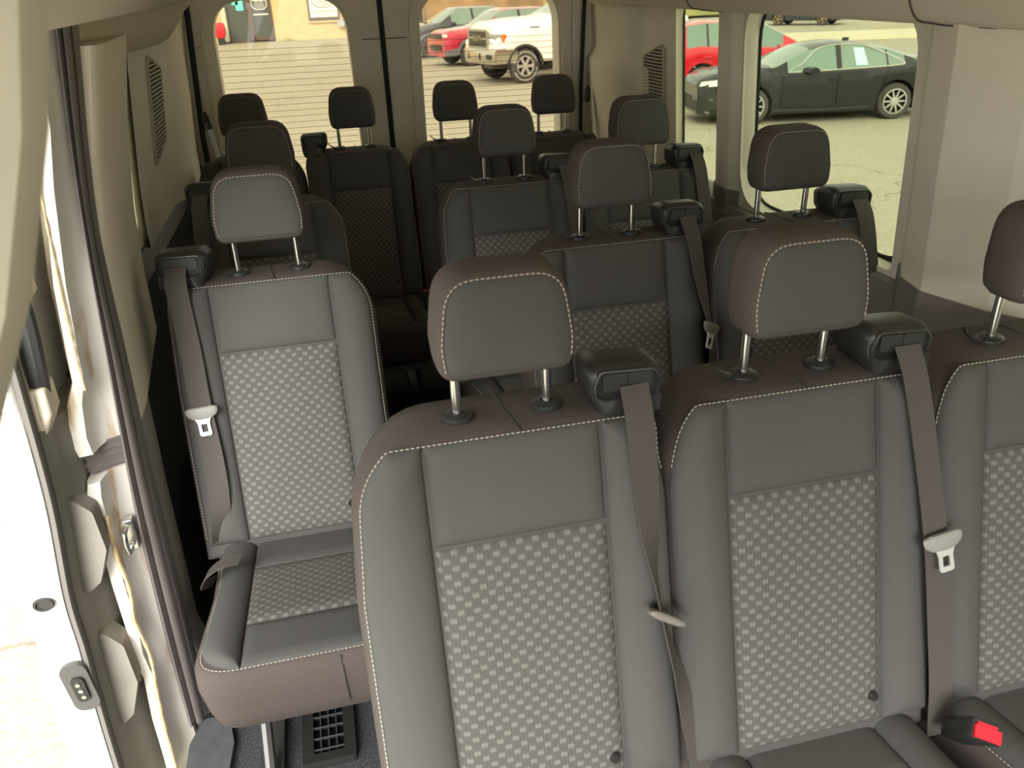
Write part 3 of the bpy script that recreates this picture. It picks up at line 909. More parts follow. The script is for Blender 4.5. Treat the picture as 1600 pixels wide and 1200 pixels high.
# grey scuff trim by the door at the foot of the pillar
mb = MB(); rings = []
for z, a, b in ((.34, -.655, .56), (.2, -.632, .58), (.1, -.606, .62), (.0, -.58, .66)):
    rings.append([Vector((-.665, .505, z)), Vector((a-.03, .50, z)), Vector((a-.01, .505, z)), Vector((a, b, z)), Vector((-.70, b+.05, z))])
mb.loft(rings)
structure('trim_13', mb, trim_grey, angle=60)

# ceiling and side ducts -----------------------------------------
mb = MB()
pr = [(-.78, 1.84), (-.5, 1.93), (.2, 1.96), (.9, 1.93), (1.2, 1.84), (1.2, 1.90), (.2, 2.02), (-.78, 1.90)]
mb.loft([[Vector((x, y, z)) for x, z in pr] for y in (-2.7, 0, 3.02)])
structure('ceiling', mb, headliner, angle=50)
def duct_r(y): return 1.462+.008*(y)
mb = MB(); rings = []
for y in (-2.4, -1, 0, .5, 1.0, 1.5, 2.0, 2.5, 2.68):
    b = 1.447+.012*y
    rings.append([Vector(p) for p in ((1.16, y, b+.02), (1.075, y, b-.002), (1.05, y, b), (1.03, y, b+.012), (.97, y, b+.14), (.90, y, b+.3), (.80, y, 1.88), (1.16, y, 1.88))])
mb.loft(rings)
trim14 = structure('trim_14', mb, headliner, angle=50)
mb = MB()
for y0 in (1.64, .55):
    b = 1.447+.012*y0
    pts = spline([(.899, y0, b+.30), (.968, y0, b+.142), (.999, y0, b+.075), (1.026, y0-.01, b+.014), (1.040, y0-.05, b+.003), (1.05, y0-.10, b-.001), (1.06, y0-.2, b-.002)])
    mb.tube([p+Vector((-.0012, 0, -.0008)) for p in pts], .0015, 6)
g_ = link('panel_gap', mb.mesh('panel_gap', seam_dark), trim14)
# left overhead: headliner shoulder and the rounded duct end
mb = MB(); rings = []
for y in (-.9, -.3, .1, .4, .8, 1.2, 1.7, 2.1, 2.35):
    b = 1.521+.018*(y-.1)
    rings.append([Vector(p) for p in ((-.735, y, 1.60), (-.60, y, b+.012), (-.54, y, b), (-.50, y, b+.004), (-.44, y, b+.06), (-.33, y, b+.22), (-.2, y, 1.90), (-.735, y, 1.90))])
mb.loft(rings)
structure('trim_15', mb, headliner, angle=50)
mb = MB(); rings = []
for y, lift, sh in ((.56, .0, 0), (1.1, .0, 0), (1.5, .0, 0), (1.72, .003, 0), (1.88, .012, .006), (2.02, .03, .012), (2.15, .055, .02), (2.3, .085, .03), (2.5, .10, .035)):
    b = 1.446-.02*(y-1.0)*.9+lift
    rings.append([Vector(p) for p in ((-.76, y, b+.02), (-.675, y, b+.002), (-.64, y, b), (-.62+sh*0, y, b+.006), (-.585, y, b+.05), (-.55, y, b+.10), (-.52, y, b+.16), (-.76, y, b+.2))])
mb.loft(rings)
structure('trim_16', mb, headliner, angle=60)
mb = MB(); pts = spline([(-.60, .83, 1.52), (-.612, .85, 1.495), (-.630, .86, 1.475), (-.648, .865, 1.455), (-.655, .87, 1.44)])
mb.tube(pts, [.016, .018]*(len(pts)//2)+[.012], 8)
structure('trim_17', mb, rubber)
# near pillar trim beside the camera
mb = MB(); rings = []
for z, x in ((1.80, -.32), (1.65, -.333), (1.552, -.346), (1.489, -.362), (1.391, -.398), (1.319, -.434), (1.273, -.458), (1.10, -.55), (.9, -.64), (.6, -.70), (.0, -.72)):
    rings.append([Vector((x-.11, -.52, z)), Vector((x-.03, -.56, z)), Vector((x-.006, -.55, z)), Vector((x, -.52, z)), Vector((x-.02, -.46, z)), Vector((x-.11, -.46, z))])
mb.loft(rings)
structure('trim_18', mb, beige, angle=50)

# rear doors ------------------------------------------------------
YR = 2.9
def rear_door(name, x0, x1, wx0, wx1, hinge_left, label):
    o = root(name); o['kind'] = 'structure'
    zt = 1.60
    win = [tuple(p) for p in rpoly([(wx0+.0, .74), (wx1, .74), (wx1-.01, 1.545), (wx0+.01, 1.545)], [.05, .05, .15, .15], 9)]
    mb = MB(); plate(mb, [tuple(p) for p in rpoly([(x0, .0), (x1, .0), (x1, 1.80), (x0, 1.80)], .03, 3)], [win], lambda a, b: Vector((a, YR, b)), (0, .11, 0))
    link('door_trim', mb.mesh('door_trim', beige, angle=30), o)
    # raised inner frame round the window
    w2_ = [tuple(q) for q in inset(win, -.05)]
    mb = MB(); plate(mb, w2_, [[tuple(q) for q in inset(win, -.012)]], lambda a, b: Vector((a, YR-.014, b)), (0, .016, 0))
    link('window_surround', mb.mesh('window_surround', beige, smooth=False), o, bevel=.006)
    mb = MB(); plate(mb, [tuple(q) for q in inset(win, -.03)], [], lambda a, b: Vector((a, YR+.085, b)), (0, .005, 0))
    link('window_pane', mb.mesh('window_pane', rear_glass, smooth=False), o)
    mb = MB(); plate(mb, [tuple(q) for q in inset(win, -.028)], [[tuple(q) for q in inset(win, -.004)]], lambda a, b: Vector((a, YR+.080, b)), (0, .004, 0))
    link('window_seal', mb.mesh('window_seal', black, smooth=False), o)
    mb = MB()
    for k in range(22):
        z = .79+k*.0265
        mb.box(((wx0+wx1)/2, YR+.083, z), (wx1-wx0-.02, .0012, .0016))
    link('defroster_lines', mb.mesh('defroster_lines', defrost, smooth=False), o)
    mb = MB()
    for a, b in ((x0+.004, wx0-.052), (wx1+.052, x1-.004)):
        mb.box(((a+b)/2, YR-.001, 1.37), (b-a, .003, .004))
    link('trim_joint', mb.mesh('trim_joint', seam_dark, smooth=False), o)
    tag(o, label)
    return o
rear_door('door_1', -.66, .128, -.588, -.004, True, 'left rear door with heated window')
rear_door('door_2', .148, 1.03, .300, .968, False, 'right rear door with heated window')
mb = MB()
mb.tube([(.138, YR-.004, .0), (.139, YR-.004, 1.8)], .012, 8)
mb.tube([(1.055, YR-.03, .0), (1.062, YR-.03, 1.1), (1.078, YR-.03, 1.5), (1.075, YR-.03, 1.8)], .010, 8)
mb.tube([(-.70, YR-.03, .0), (-.70, YR-.03, 1.0), (-.665, YR-.03, 1.5), (-.65, YR-.03, 1.8)], .012, 8)
mb.box((.14, YR+.03, .9), (.018, .05, 1.8))
structure('trim_19', mb, black)
mb = MB(); mb.box((1.125, YR+.04, .9), (.20, .10, 1.9)); mb.box((-.745, YR+.04, .9), (.19, .10, 1.9))
structure('wall_back', mb, beige, smooth=False)
# shoulder belts that hang on the rear corner posts
def wall_belt(x, y, sg, label):
    r_ = root('corner_seat_belt', (x, y, 0)); tag(r_, label, 'seat belt')
    mb = MB(); mb.tube([(0, 0, 1.13), (-.004*sg, -.006, 1.11), (-.01*sg, -.012, 1.06)], [.010, .016, .018], 8, flat=.6)
    link('guide_loop', mb.mesh('guide_loop', plastic_black), r_)
    mb = MB(); mb.ribbon([(-.006*sg, -.014, 1.09), (-.02*sg, -.03, 1.0), (-.05*sg, -.06, .85), (-.06*sg, -.1, .6)], [(.008, .02, 0)]*4, .002)
    link('belt_webbing', mb.mesh('belt_webbing', plastic_black), r_)
wall_belt(1.06, 2.76, 1, 'black seat belt hanging on the right rear corner post')
wall_belt(-.655, 2.70, -1, 'black seat belt hanging on the left rear corner post')

# front end of the van behind the camera: dash wall below an open windscreen
mb = MB(); mb.box((.2, -2.82, .45), (1.9, .06, .9))
structure('wall_front', mb, trim_black, smooth=False)

# floor grille under the single seat
v = root('floor_vent', (-.372, .368, .001)); tag(v, 'black slotted floor vent under the single seat by the door', 'vent')
mb = MB(); plate(mb, rect(-.06, .06, -.10, .10, .01), [rect(-.034, .034, -.076, .076, .004)], lambda a, b: Vector((a, b, 0)), (0, 0, .022))
link('vent_frame', mb.mesh('vent_frame', plastic_black, smooth=False), v, bevel=.004)
mb = MB()
for k in range(5): mb.box((0, -.062+k*.031, .014), (.07, .003, .014), mtx=Matrix.Rotation(R(25), 3, 'X'))
for k in range(3): mb.box((-.018+k*.018, 0, .012), (.003, .155, .012))
link('vent_slats', mb.mesh('vent_slats', trim_black, smooth=False), v)
mb = MB(); mb.box((0, 0, .002), (.07, .155, .002))
link('vent_well', mb.mesh('vent_well', plastic_slot, smooth=False), v)

# ------------------------------------------------------------------ sliding door, open, outside the body
dr = root('sliding_door', (0, 0, 0)); tag(dr, 'white sliding side door slid open, its latch edge facing the camera', 'door')
ex = spline([(-.76, .30, 1.50), (-.768, .30, 1.25), (-.775, .30, .98), (-.832, .30, .763), (-.872, .30, .557), (-.870, .30, .43), (-.886, .30, .33), (-.890, .30, .13), (-.895, .30, -.10), (-.88, .30, -.3)])
inn = spline([(-.735, .30, 1.50), (-.742, .30, 1.25), (-.752, .30, .98), (-.764, .30, .763), (-.788, .30, .557), (-.793, .30, .43), (-.799, .30, .33), (-.808, .30, .13), (-.814, .30, -.10), (-.82, .30, -.3)])
mb = MB(); rings = []
for a, b in zip(ex, inn):
    rings.append([b+Vector((0, .03, 0)), b+Vector((-.004, .006, 0)), b.lerp(a, .45)+Vector((0, 0, 0)), b.lerp(a, .8)+Vector((0, .004, 0)), a+Vector((0, .02, 0)), a+Vector((-.012, .06, 0)), a+Vector((-.03, .5, 0)), a+Vector((-.03, 1.05, 0)), b+Vector((-.03, 1.05, 0)), b+Vector((0, .5, 0))])
mb.loft(rings)
link('door_shell', mb.mesh('door_shell', body_white, angle=50), dr)
# inner trim panels
mb = MB(); rings = []
for i, b in enumerate(inn):
    if b.z > .90: continue
    k = b.z
    rings.append([b+Vector((.002, .012, 0)), b+Vector((.014, .016, 0)), b+Vector((.018, .03, 0)), b+Vector((.016, .07, 0)), b+Vector((.034, .10, 0)), b+Vector((.034, .6, 0)), b+Vector((.03, 1.0, 0)), b+Vector((.0, 1.0, 0))])
mb.loft(rings)
link('inner_panel', mb.mesh('inner_panel', trim_grey, angle=50), dr)
mb = MB(); rings = []
for i, b in enumerate(inn):
    if b.z <= .86: continue
    rings.append([b+Vector((.0, .012, 0)), b+Vector((.006, .016, 0)), b+Vector((.008, .05, 0)), b+Vector((.008, .12, 0)), b+Vector((.006, .14, 0)), b+Vector((.0, .14, 0))])
mb.loft(rings)
link('upper_inner_trim', mb.mesh('upper_inner_trim', beige, angle=50), dr)
mb = MB(); rings = []
for i, b in enumerate(inn):
    rings.append([b+Vector((.000, .004, 0)), b+Vector((.010, -.002, 0)), b+Vector((.016, .008, 0)), b+Vector((.010, .02, 0))])
mb.loft(rings)
link('edge_rubber', mb.mesh('edge_rubber', mat('grey edge rubber', srgb(104, 101, 96), .6), angle=60), dr)
# pull handle with beige mounts
mb = MB(); mb.tube(spline([(-.728, .36, 1.14), (-.722, .35, 1.09), (-.728, .35, 1.01), (-.738, .36, .95)]), .018, 10)
link('pull_handle', mb.mesh('pull_handle', trim_black), dr)
mb = MB()
mb.loft([[Vector(p) for p in ((-.78, .32, z), (-.70-s, .33, z), (-.70-s, .39, z), (-.78, .42, z))] for z, s in ((1.11, .015), (1.13, 0), (1.17, 0), (1.22, .04))])
mb.loft([[Vector(p) for p in ((-.79, .32, z), (-.72-s, .33, z), (-.72-s, .39, z), (-.79, .42, z))] for z, s in ((.97, .0), (.92, .0), (.88, .02), (.81, .035))])
link('handle_mount', mb.mesh('handle_mount', beige_light, angle=40), dr, bevel=.006)
# latch hole, contact plate
def on_edge(z, t, off=0):
    j = min(range(len(ex)), key=lambda k: abs(ex[k].z-z)); p = inn[j].lerp(ex[j], t); return Vector((p.x, .297-off, z))
c = on_edge(.555, .42)
mb = MB(); rings = []
for r_, o_ in ((.019, 0), (.0175, .004), (.013, .004), (.011, -.004)):
    rings.append([c+Vector((math.cos(a*math.pi/12)*r_, -o_, math.sin(a*math.pi/12)*r_*.8)) for a in range(24)])
mb.loft(rings)
link('latch_hole', mb.mesh('latch_hole', seam_dark, angle=50), dr)
c = on_edge(.345, .18)
mb = MB()
q = rpoly([(-.028, .058), (.022, .062), (.030, -.058), (-.018, -.062)], .024, 6)
plate(mb, [tuple(p) for p in q], [], lambda a, b: c+Vector((a, -.006, b)), (0, .012, 0))
cp = link('contact_plate', mb.mesh('contact_plate', mat('contact plate grey', srgb(84, 82, 80), .5), smooth=False), dr, bevel=.003)
mb = MB(); q = rpoly([(-.012, .030), (.012, .030), (.014, -.030), (-.008, -.030)], .010, 5)
plate(mb, [tuple(p) for p in q], [], lambda a, b: c+Vector((a+.002, -.013, b)), (0, .010, 0))
link('contact_socket', mb.mesh('contact_socket', plastic_black, smooth=False), cp, bevel=.002)
mb = MB()
for k in range(3): mb.tube([c+Vector((.003+.002*k, -.013, .016-.016*k)), c+Vector((.003+.002*k, -.0165, .016-.016*k))], .0045, 8)
link('contact_pin', mb.mesh('contact_pin', chrome), cp)
# moulded lobes on the inner panel
for zc, yc, hh in ((.62, .36, .11), (.28, .36, .13)):
    mb = MB()
    out = rpoly([(0, -hh), (.035, -hh*.75), (.062, -hh*.1), (.058, hh*.7), (.03, hh), (0, hh)], .02, 4)
    j = min(range(len(inn)), key=lambda k: abs(inn[k].z-zc)); bx_ = inn[j].x+.005
    plate(mb, [tuple(p) for p in out], [], lambda a, b: Vector((bx_+a-.1*0, yc, zc+b)), (0, .05, 0))
    link('trim_lobe', mb.mesh('trim_lobe', trim_grey, smooth=False), dr, bevel=.01)

# ------------------------------------------------------------------ outside
GZ = -.82
mb = MB(); mb.add([(-60, -40, GZ), (90, -40, GZ), (90, 110, GZ), (-60, 110, GZ)], [(0, 1, 2, 3)])
g_ = structure('ground', mb, asphalt, smooth=False)

# building --------------------------------------------------------
BY = 54.0
stone = mat('reflective door glass', srgb(84, 92, 90), .1, spec=.5)
frame_dk = mat('bronze door frame', srgb(92, 76, 68), .5)
sign_wht = mat('white sign face', srgb(238, 236, 228), .6)
sign_grey = mat('grey emblem print', srgb(132, 134, 138), .6)
teal = mat('turquoise poster', srgb(120, 235, 222), .6)
pale = mat('pale green glass panel', srgb(196, 206, 190), .3)
b_ = root('building', (0, BY, GZ)); tag(b_, 'yellow stucco building with a glazed shop entrance behind the van', 'building')
yw = lambda x: (x-2.6)*-.03
mb = MB(); plate(mb, [(-30, 0), (7.4, 0), (7.4, 6), (-30, 6)], [[(-4.65, .05), (-1.70, .05), (-1.70, 3.0), (-4.65, 3.0)]], lambda a, b: Vector((a, 0, b)), (0, .3, 0))
mb.box((-10, 4, 6.2), (37, 8.5, .3)); mb.box((7.3, 4, 3), (.25, 8, 6))
link('wall', mb.mesh('wall', stucco, smooth=False), b_)
mb = MB(); mb.box((-3.17, .12, 1.5), (2.96, .04, 2.9))
en = link('entrance_glass', mb.mesh('entrance_glass', stone, smooth=False), b_)
mb = MB()
for x, w in ((-4.33, .09), (-3.05, .17), (-1.76, .16), (-2.9, .12)): mb.box((x, .05, 1.5), (w, .12, 2.95))
mb.box((-2.4, .05, .2), (1.1, .12, .32)); mb.box((-3.2, .05, .05), (2.9, .12, .12))
link('door_frame', mb.mesh('door_frame', frame_dk, smooth=False), b_)
mb = MB(); mb.box((-4.52, .06, 1.5), (.34, .1, 2.9)); link('side_panel', mb.mesh('side_panel', pale, smooth=False), b_)
mb = MB(); mb.box((-3.52, .085, 2.15), (.42, .01, .75)); mb.box((-3.75, .085, 2.25), (.35, .01, .35))
link('poster', mb.mesh('poster', teal, smooth=False), b_)
# emblem printed on the door glass, letters cut by the frame in view
def text(s, size, loc, m, parent, name, rotz=0):
    cu = bpy.data.curves.new(name, 'FONT'); cu.body = s; cu.size = size; cu.extrude = .004; cu.align_x = 'CENTER'; cu.align_y = 'CENTER'
    ob = bpy.data.objects.new(name+'_tmp', cu)
    me = bpy.data.meshes.new_from_object(ob); bpy.data.objects.remove(ob)
    me.materials.append(m)
    o = link(name, me, parent, loc, (R(90), 0, rotz)); return o
def emblem(cx, cz, y, w, m, par):
    mb = MB(); n = 28
    sh = resample(rpoly([(-w, w*.55), (w, w*.55), (w, -.25*w), (.5*w, -.62*w), (-.5*w, -.62*w), (-w, -.25*w)], w*.2, 4), 48)
    o2 = [tuple(p) for p in sh]; i2 = [tuple(q) for q in inset(o2, w*.10)]
    plate(mb, o2, [i2], lambda a, b: Vector((cx+a, y, cz+b)), (0, .01, 0))
    for k in range(4):
        zz = cz+.30*w-.22*w*k
        mb.tube([(cx-.7*w+.1*w*abs(k-1.5), y, zz), (cx-.3*w, y, zz+.09*w), (cx, y, zz-.04*w), (cx+.35*w, y, zz+.09*w), (cx+.7*w-.1*w*abs(k-1.5), y, zz)], .035*w, 5)
    link('emblem', mb.mesh('emblem', m, smooth=False), par)
text('PURV', .42, (-2.38, .03, 2.36), sign_wht, b_, 'door_lettering')
emblem(-2.38, 2.06, .03, .46, sign_wht, b_)
mb = MB(); mb.box((-2.36, .03, 1.52), (.86, .01, .07)); link('door_strip', mb.mesh('door_strip', sign_wht, smooth=False), b_)
# framed window sign
mb = MB(); mb.box((1.35, -.03, 2.3), (1.86, .08, 2.5)); fs = link('sign_frame', mb.mesh('sign_frame', frame_dk, smooth=False), b_)
mb = MB(); mb.box((1.35, -.08, 2.34), (1.62, .02, 2.22)); link('sign_face', mb.mesh('sign_face', sign_wht, smooth=False), b_)
emblem(1.35, 2.15, -.10, .66, sign_grey, b_)
mb = MB()
for k in range(15): mb.box((.66+k*.098, -.10, 1.56), (.07, .01, .06))
for k in range(8): mb.box((1.0+k*.09, -.10, 1.38), (.06, .01, .05))
link('sign_small_print', mb.mesh('sign_small_print', sign_grey, smooth=False), b_)
mb = MB(); mb.box((1.35, -.06, .98), (1.95, .16, .1)); link('sign_ledge', mb.mesh('sign_ledge', stucco, smooth=False), b_)
# gas meter on the wall
mg = root('gas_meter', (2.55, BY-.25, GZ)); tag(mg, 'small grey gas meter and pipe on the yellow wall', 'gas meter')
mb = MB(); mb.tube([(-.25, -.1, .85), (-.25, .1, .85)], [.22, .22], 16); link('meter_body', mb.mesh('meter_body', mat('meter grey', srgb(170, 176, 178), .4), angle=40), mg)
mb = MB(); mb.tube([(.06, .1, 0), (.06, .1, 1.35)], .035, 8); mb.tube([(-.25, .0, .95), (-.1, .05, 1.1), (.06, .1, 1.1)], .03, 8)
link('pipe', mb.mesh('pipe', mat('rusty pipe', srgb(176, 132, 96), .7), angle=40), mg)
# brown fenced bank and wall of the yard behind the parked row
mb = MB(); mb.box((11.5, BY+1.0, GZ+1.3), (8.0, .3, 2.6))
fe = link('yard_wall', mb.mesh('yard_wall', mat('brown fence boards', srgb(150, 122, 92), .8, noise=.25, nscale=.8), smooth=False))
tag(fe, 'low brown wall beside the yellow building, behind parked cars', 'wall')
mb = MB()
mb.grid(lambda u, v: Vector((8+40*u, BY+3+18*v, GZ+.2+3.5*v+.5*math.sin(u*9)*v+.3*math.sin(u*23+v*7)*v)), 40, 8)
bank = link('grassy_bank', mb.mesh('grassy_bank', mat('dry grass bank', srgb(168, 156, 92), .95, noise=.3, nscale=.6, col2=srgb(120, 122, 66))))
tag(bank, 'dry yellow green grass bank rising behind the parked cars', 'bank', kind='stuff')
weeds = mat('green weeds', srgb(136, 170, 84), .8)
mb = MB()
for k in range(26):
    x = random.gauss(0, .22); h = random.uniform(.08, .24)
    mb.add([(x-.02, random.uniform(-.1, .1), 0), (x+.02, 0, 0), (x+random.uniform(-.08, .08), 0, h)], [(0, 1, 2)])
wd = link('weed_clump', mb.mesh('weed_clump', weeds, smooth=False, fix=False), None, (-.9, BY-.25, GZ)); tag(wd, 'green weed clump at the foot of the yellow wall', 'weeds')
# pale verge seen beyond the dark sedan
mb = MB(); mb.box((34, 30, GZ+.04), (50, 5, .08), mtx=Matrix.Rotation(R(-14), 3, 'Z'))
vg = link('concrete_verge', mb.mesh('concrete_verge', concrete, smooth=False)); tag(vg, 'pale concrete strip across the lot beyond the dark sedan', 'verge')

# ------------------------------------------------------------------ cars
tyre = mat('tyre rubber', srgb(66, 64, 63), .8)
rim_silver = mat('silver alloy', srgb(205, 203, 198), .3, .7)
rim_dark = mat('dark alloy', srgb(70, 70, 72), .35, .6)
car_glass = mat('car window glass', srgb(112, 134, 122), .05, spec=.8, coat=.6)  # pale green base colour includes the sky's reflection in the panes
lamp_clear = mat('headlamp lens', srgb(222, 224, 220), .1, spec=.9)
amber = mat('amber lens', srgb(230, 120, 40), .3)
under = mat('wheel well black', srgb(20, 20, 20), .9)
price = mat('pale green window sticker', srgb(180, 240, 222), .6)

def interp(tab, t):
    if t <= tab[0][0]: return tab[0][1]
    for (a, va), (b, vb) in zip(tab, tab[1:]):
        if t <= b:
            s = (t-a)/(b-a); return va+(vb-va)*s
    return tab[-1][1]
def wheel(parent, x, y, r, w, spokes, m_rim, side, letters=False):
    q = .58/.69 if letters else 1
    wr = link('wheel', None, parent, (x, y, r))if False else None
    mb = MB(); prof = [(r*.66*q, -w/2), (r*.9, -w/2), (r*.98, -w*.38), (r, -w*.2), (r, w*.2), (r*.98, w*.38), (r*.9, w/2), (r*.66*q, w/2)]
    n = 32; rings = []
    for rr, yy in prof: rings.append([Vector((math.cos(2*math.pi*k/n)*rr, yy, math.sin(2*math.pi*k/n)*rr)) for k in range(n)])
    mb.loft(rings, cap0=False, cap1=False)
    t_ = link('wheel', mb.mesh('wheel', tyre, angle=40), parent, (x, y, r))
    s = side
    mb = MB()
    rings = []
    for rr, yy in ((r*.69*q, w*.5), (r*.68*q, w*.44), (r*.62*q, w*.40), (r*.60*q, w*.1), (0.01, w*.05)):
        rings.append([Vector((math.cos(2*math.pi*k/n)*rr, yy*s, math.sin(2*math.pi*k/n)*rr)) for k in range(n)])
    mb.loft(rings, 1, cap0=False)
    mb.loft([[Vector((math.cos(2*math.pi*k/n)*rr, yy*s, math.sin(2*math.pi*k/n)*rr)) for k in range(n)] for rr, yy in ((r*.69*q, w*.42), (r*.70*q, w*.52), (r*.64*q, w*.53), (r*.62*q, w*.45))], 0, cap0=False, cap1=False)
    for k in range(spokes):
        a = 2*math.pi*k/spokes
        m_ = Matrix.Rotation(-a, 3, 'Y')
        ln = r*.62*q
        vs = []
        for xx, hw in ((.03, r*.06), (ln, r*.035 if spokes > 6 else r*.10)):
            for yy in (w*.32, w*.46):
                for sg in (-1, 1): vs.append(m_ @ Vector((xx, yy*s, sg*hw)))
        mb.add(vs, [(0, 1, 3, 2), (4, 6, 7, 5), (2, 3, 7, 6), (0, 4, 5, 1), (0, 2, 6, 4), (1, 5, 7, 3)], 0)
    mb.loft([[Vector((math.cos(2*math.pi*k/12)*rr, yy*s, math.sin(2*math.pi*k/12)*rr)) for k in range(12)] for rr, yy in ((r*.17, w*.3), (r*.16, w*.5), (r*.05, w*.52))], 0)
    link('rim', mb.mesh('rim', [m_rim, under], angle=40), t_)
    if letters:
        mb = MB()
        for k in range(30):
            a = 2*math.pi*k/36+(.4 if k < 15 else 1.0)
            c_ = Vector((math.cos(a)*r*.82, (w/2+.004)*s, math.sin(a)*r*.82))
            mb.box(c_, (r*.05, .006, r*.07), mtx=Matrix.Rotation(-a+math.pi/2, 3, 'Y'))
        l_ = link('tyre_lettering', mb.mesh('tyre_lettering', sign_wht, smooth=False), t_)
    return t_

def car(name, loc, rz, S, paint, label, cat, spec, lower=None):
    r_ = root(name, loc, rz); r_.scale = (S, S, S); tag(r_, label, cat)
    L, top, belt, W, roofw = spec['L'], spec['top'], spec['belt'], spec['W'], spec['roofw']
    wh, wrad = spec['wheels'], spec['r']; zb0 = spec['zb']; archr = wrad*spec.get('arch', 1.14)
    cowl, wst, rrt, blt = spec['gh']
    ts = set(round(L*i/60, 3) for i in range(61)) | {cowl, wst, rrt, blt}
    for w_ in wh:
        for k in range(-10, 11): ts.add(round(w_+archr*math.sin(k*math.pi/20), 3))
    ts = sorted(t for t in ts if 0 <= t <= L)
    rings = []; N = 9
    def width(t):
        f = W
        if t < spec['nose']: f = W*(1-spec['taper']*(1-t/spec['nose'])**2)
        if t > L-.5: f = W*(1-.10*((t-L+.5)/.5)**2)
        return f
    for t in ts:
        zb = interp(spec['bot'], t) if 'bot' in spec else zb0
        za = zb
        for w_ in wh:
            dd = abs(t-w_)
            if dd < archr: za = max(za, wrad+math.sqrt(archr**2-dd**2))
        zt, zl, w = interp(top, t), interp(belt, t), width(t)
        zl = min(zl, zt-.03)
        gh = cowl < t < blt
        rw = interp(roofw, t) if gh else w*.80
        ze = zt-.05 if gh else zl+(zt-zl)*.7
        sh = zl-.07
        half = [(0, za), (w*.90, za), (w*.975, za+(sh-za)*.06+.01), (w*.99, za+(sh-za)*.4), (w, za+(sh-za)*.75), (w*.975, sh+.03), (w*.93, zl), (rw, ze), (rw*.8, zt-.012 if gh else zl+(zt-zl)*.9), (0, zt)]
        rings.append([Vector((t, -y, z)) for y, z in half]+[Vector((t, y, z)) for y, z in reversed(half[1:-1])])
    mb = MB(); n = len(rings[0])
    mb.loft(rings)
    nf = n*(len(rings)-1)
    for i in range(nf):
        k = i//n; j = i % n; t = (ts[k]+ts[k+1])/2
        if j in (6, 11) and spec['side'][0] < t < spec['side'][1]: mb.m[i] = 1
        if j in (7, 8, 9, 10) and (cowl < t < wst or (rrt < t < blt)): mb.m[i] = 1
        if j in (0, n-1): mb.m[i] = 2
        if lower and j in (1, 2, n-2, n-3): mb.m[i] = 3
    link('body', mb.mesh('body', [paint, car_glass, under, lower or paint], angle=28), r_)
    for w_ in wh:
        for sg in (-1, 1):
            wheel(r_, w_, sg*(W-.13), wrad, .22, spec.get('spokes', 10), spec.get('rim', rim_silver), sg, spec.get('letters', False))
    def side_pt(t, f, out=.004):
        """point on the near (-y) glass plane, f = 0 at belt, 1 at roof edge"""
        zl, zt = interp(belt, t), interp(top, t); w = width(t)
        a = Vector((t, -w*.93, min(zl, zt-.03))); b = Vector((t, -interp(roofw, t), zt-.05)); p = a.lerp(b, f)
        return p+Vector((0, -out, 0))
    r_['_x'] = 0; del r_['_x']
    return r_, side_pt, width

# dark sedan
sedan_paint = mat('dark green black car paint', srgb(26, 31, 31), .2, spec=.4, coat=.55)
sp = dict(L=4.9, W=.92, r=.34, zb=.19, nose=.95, taper=.22, wheels=(1.06, 3.89), arch=1.12,
          bot=[(0, .22), (.3, .17), (4.4, .19), (4.9, .34)],
          top=[(0, .76), (.06, .87), (.3, .96), (.8, 1.03), (1.35, 1.08), (1.5, 1.10), (2.1, 1.36), (2.4, 1.43), (2.75, 1.455), (3.2, 1.43), (3.7, 1.33), (4.3, 1.13), (4.6, 1.11), (4.82, 1.07), (4.9, .95)],
          belt=[(0, .70), (.3, .87), (1.0, .93), (1.5, .94), (2.5, .96), (3.8, 1.0), (4.4, 1.03), (4.82, 1.0), (4.9, .9)],
          roofw=[(1.4, .82), (2.1, .64), (2.7, .60), (3.4, .60), (4.2, .74)], gh=(1.38, 2.15, 3.35, 4.28), side=(1.75, 4.0), spokes=10)
cs_, sn_ = math.cos(R(-11.7)), math.sin(R(-11.7))
def car_at(front_wheel, rz, S, spec):
    """world position of the car's front centre so that its near front wheel stands at front_wheel"""
    fx = spec['wheels'][0]*S; fy = -(spec['W']-.02)*S
    c_, s_ = math.cos(rz), math.sin(rz)
    return (front_wheel[0]-(fx*c_-fy*s_), front_wheel[1]-(fx*s_+fy*c_), GZ)
rz = R(-11.7)
r_, spt, wd_ = car('sedan', car_at((7.50, 12.66), rz, .915, sp), rz, .915, sedan_paint, 'dark sedan parked side-on outside the large right window', 'car', sp)
mb = MB()
outl = [(1.72, .02), (2.0, .45), (2.3, .93), (2.7, 1.0), (3.2, 1.0), (3.7, .72), (3.98, .25), (3.85, .02), (3.0, .0), (2.2, 0), (1.72, .02)]
mb.tube(spline([spt(t, f, .008) for t, f in outl], 4), .013, 6)
link('window_trim', mb.mesh('window_trim', chrome), r_)
mb = MB()
for t, w_ in ((2.72, .10), (3.66, .03)):
    mb.add([spt(t-w_/2, 0, .006), spt(t+w_/2, 0, .006), spt(t+w_/2, .98, .006), spt(t-w_/2, .98, .006)], [(0, 1, 2, 3)])
link('door_pillar', mb.mesh('door_pillar', plastic_black, smooth=False, fix=False), r_)
mb = MB(); mb.add([spt(3.05, .12, .010), spt(3.28, .12, .010), spt(3.22, .88, .010), spt(3.02, .88, .010)], [(0, 1, 2, 3)])
link('window_sticker', mb.mesh('window_sticker', price, smooth=False, fix=False), r_)
mb = MB()
for t in (2.52, 3.42): mb.tube([(t, -.925, .80), (t+.04, -.955, .81), (t+.18, -.955, .81), (t+.22, -.925, .80)], .016, 6)
link('door_handle', mb.mesh('door_handle', sedan_paint), r_)
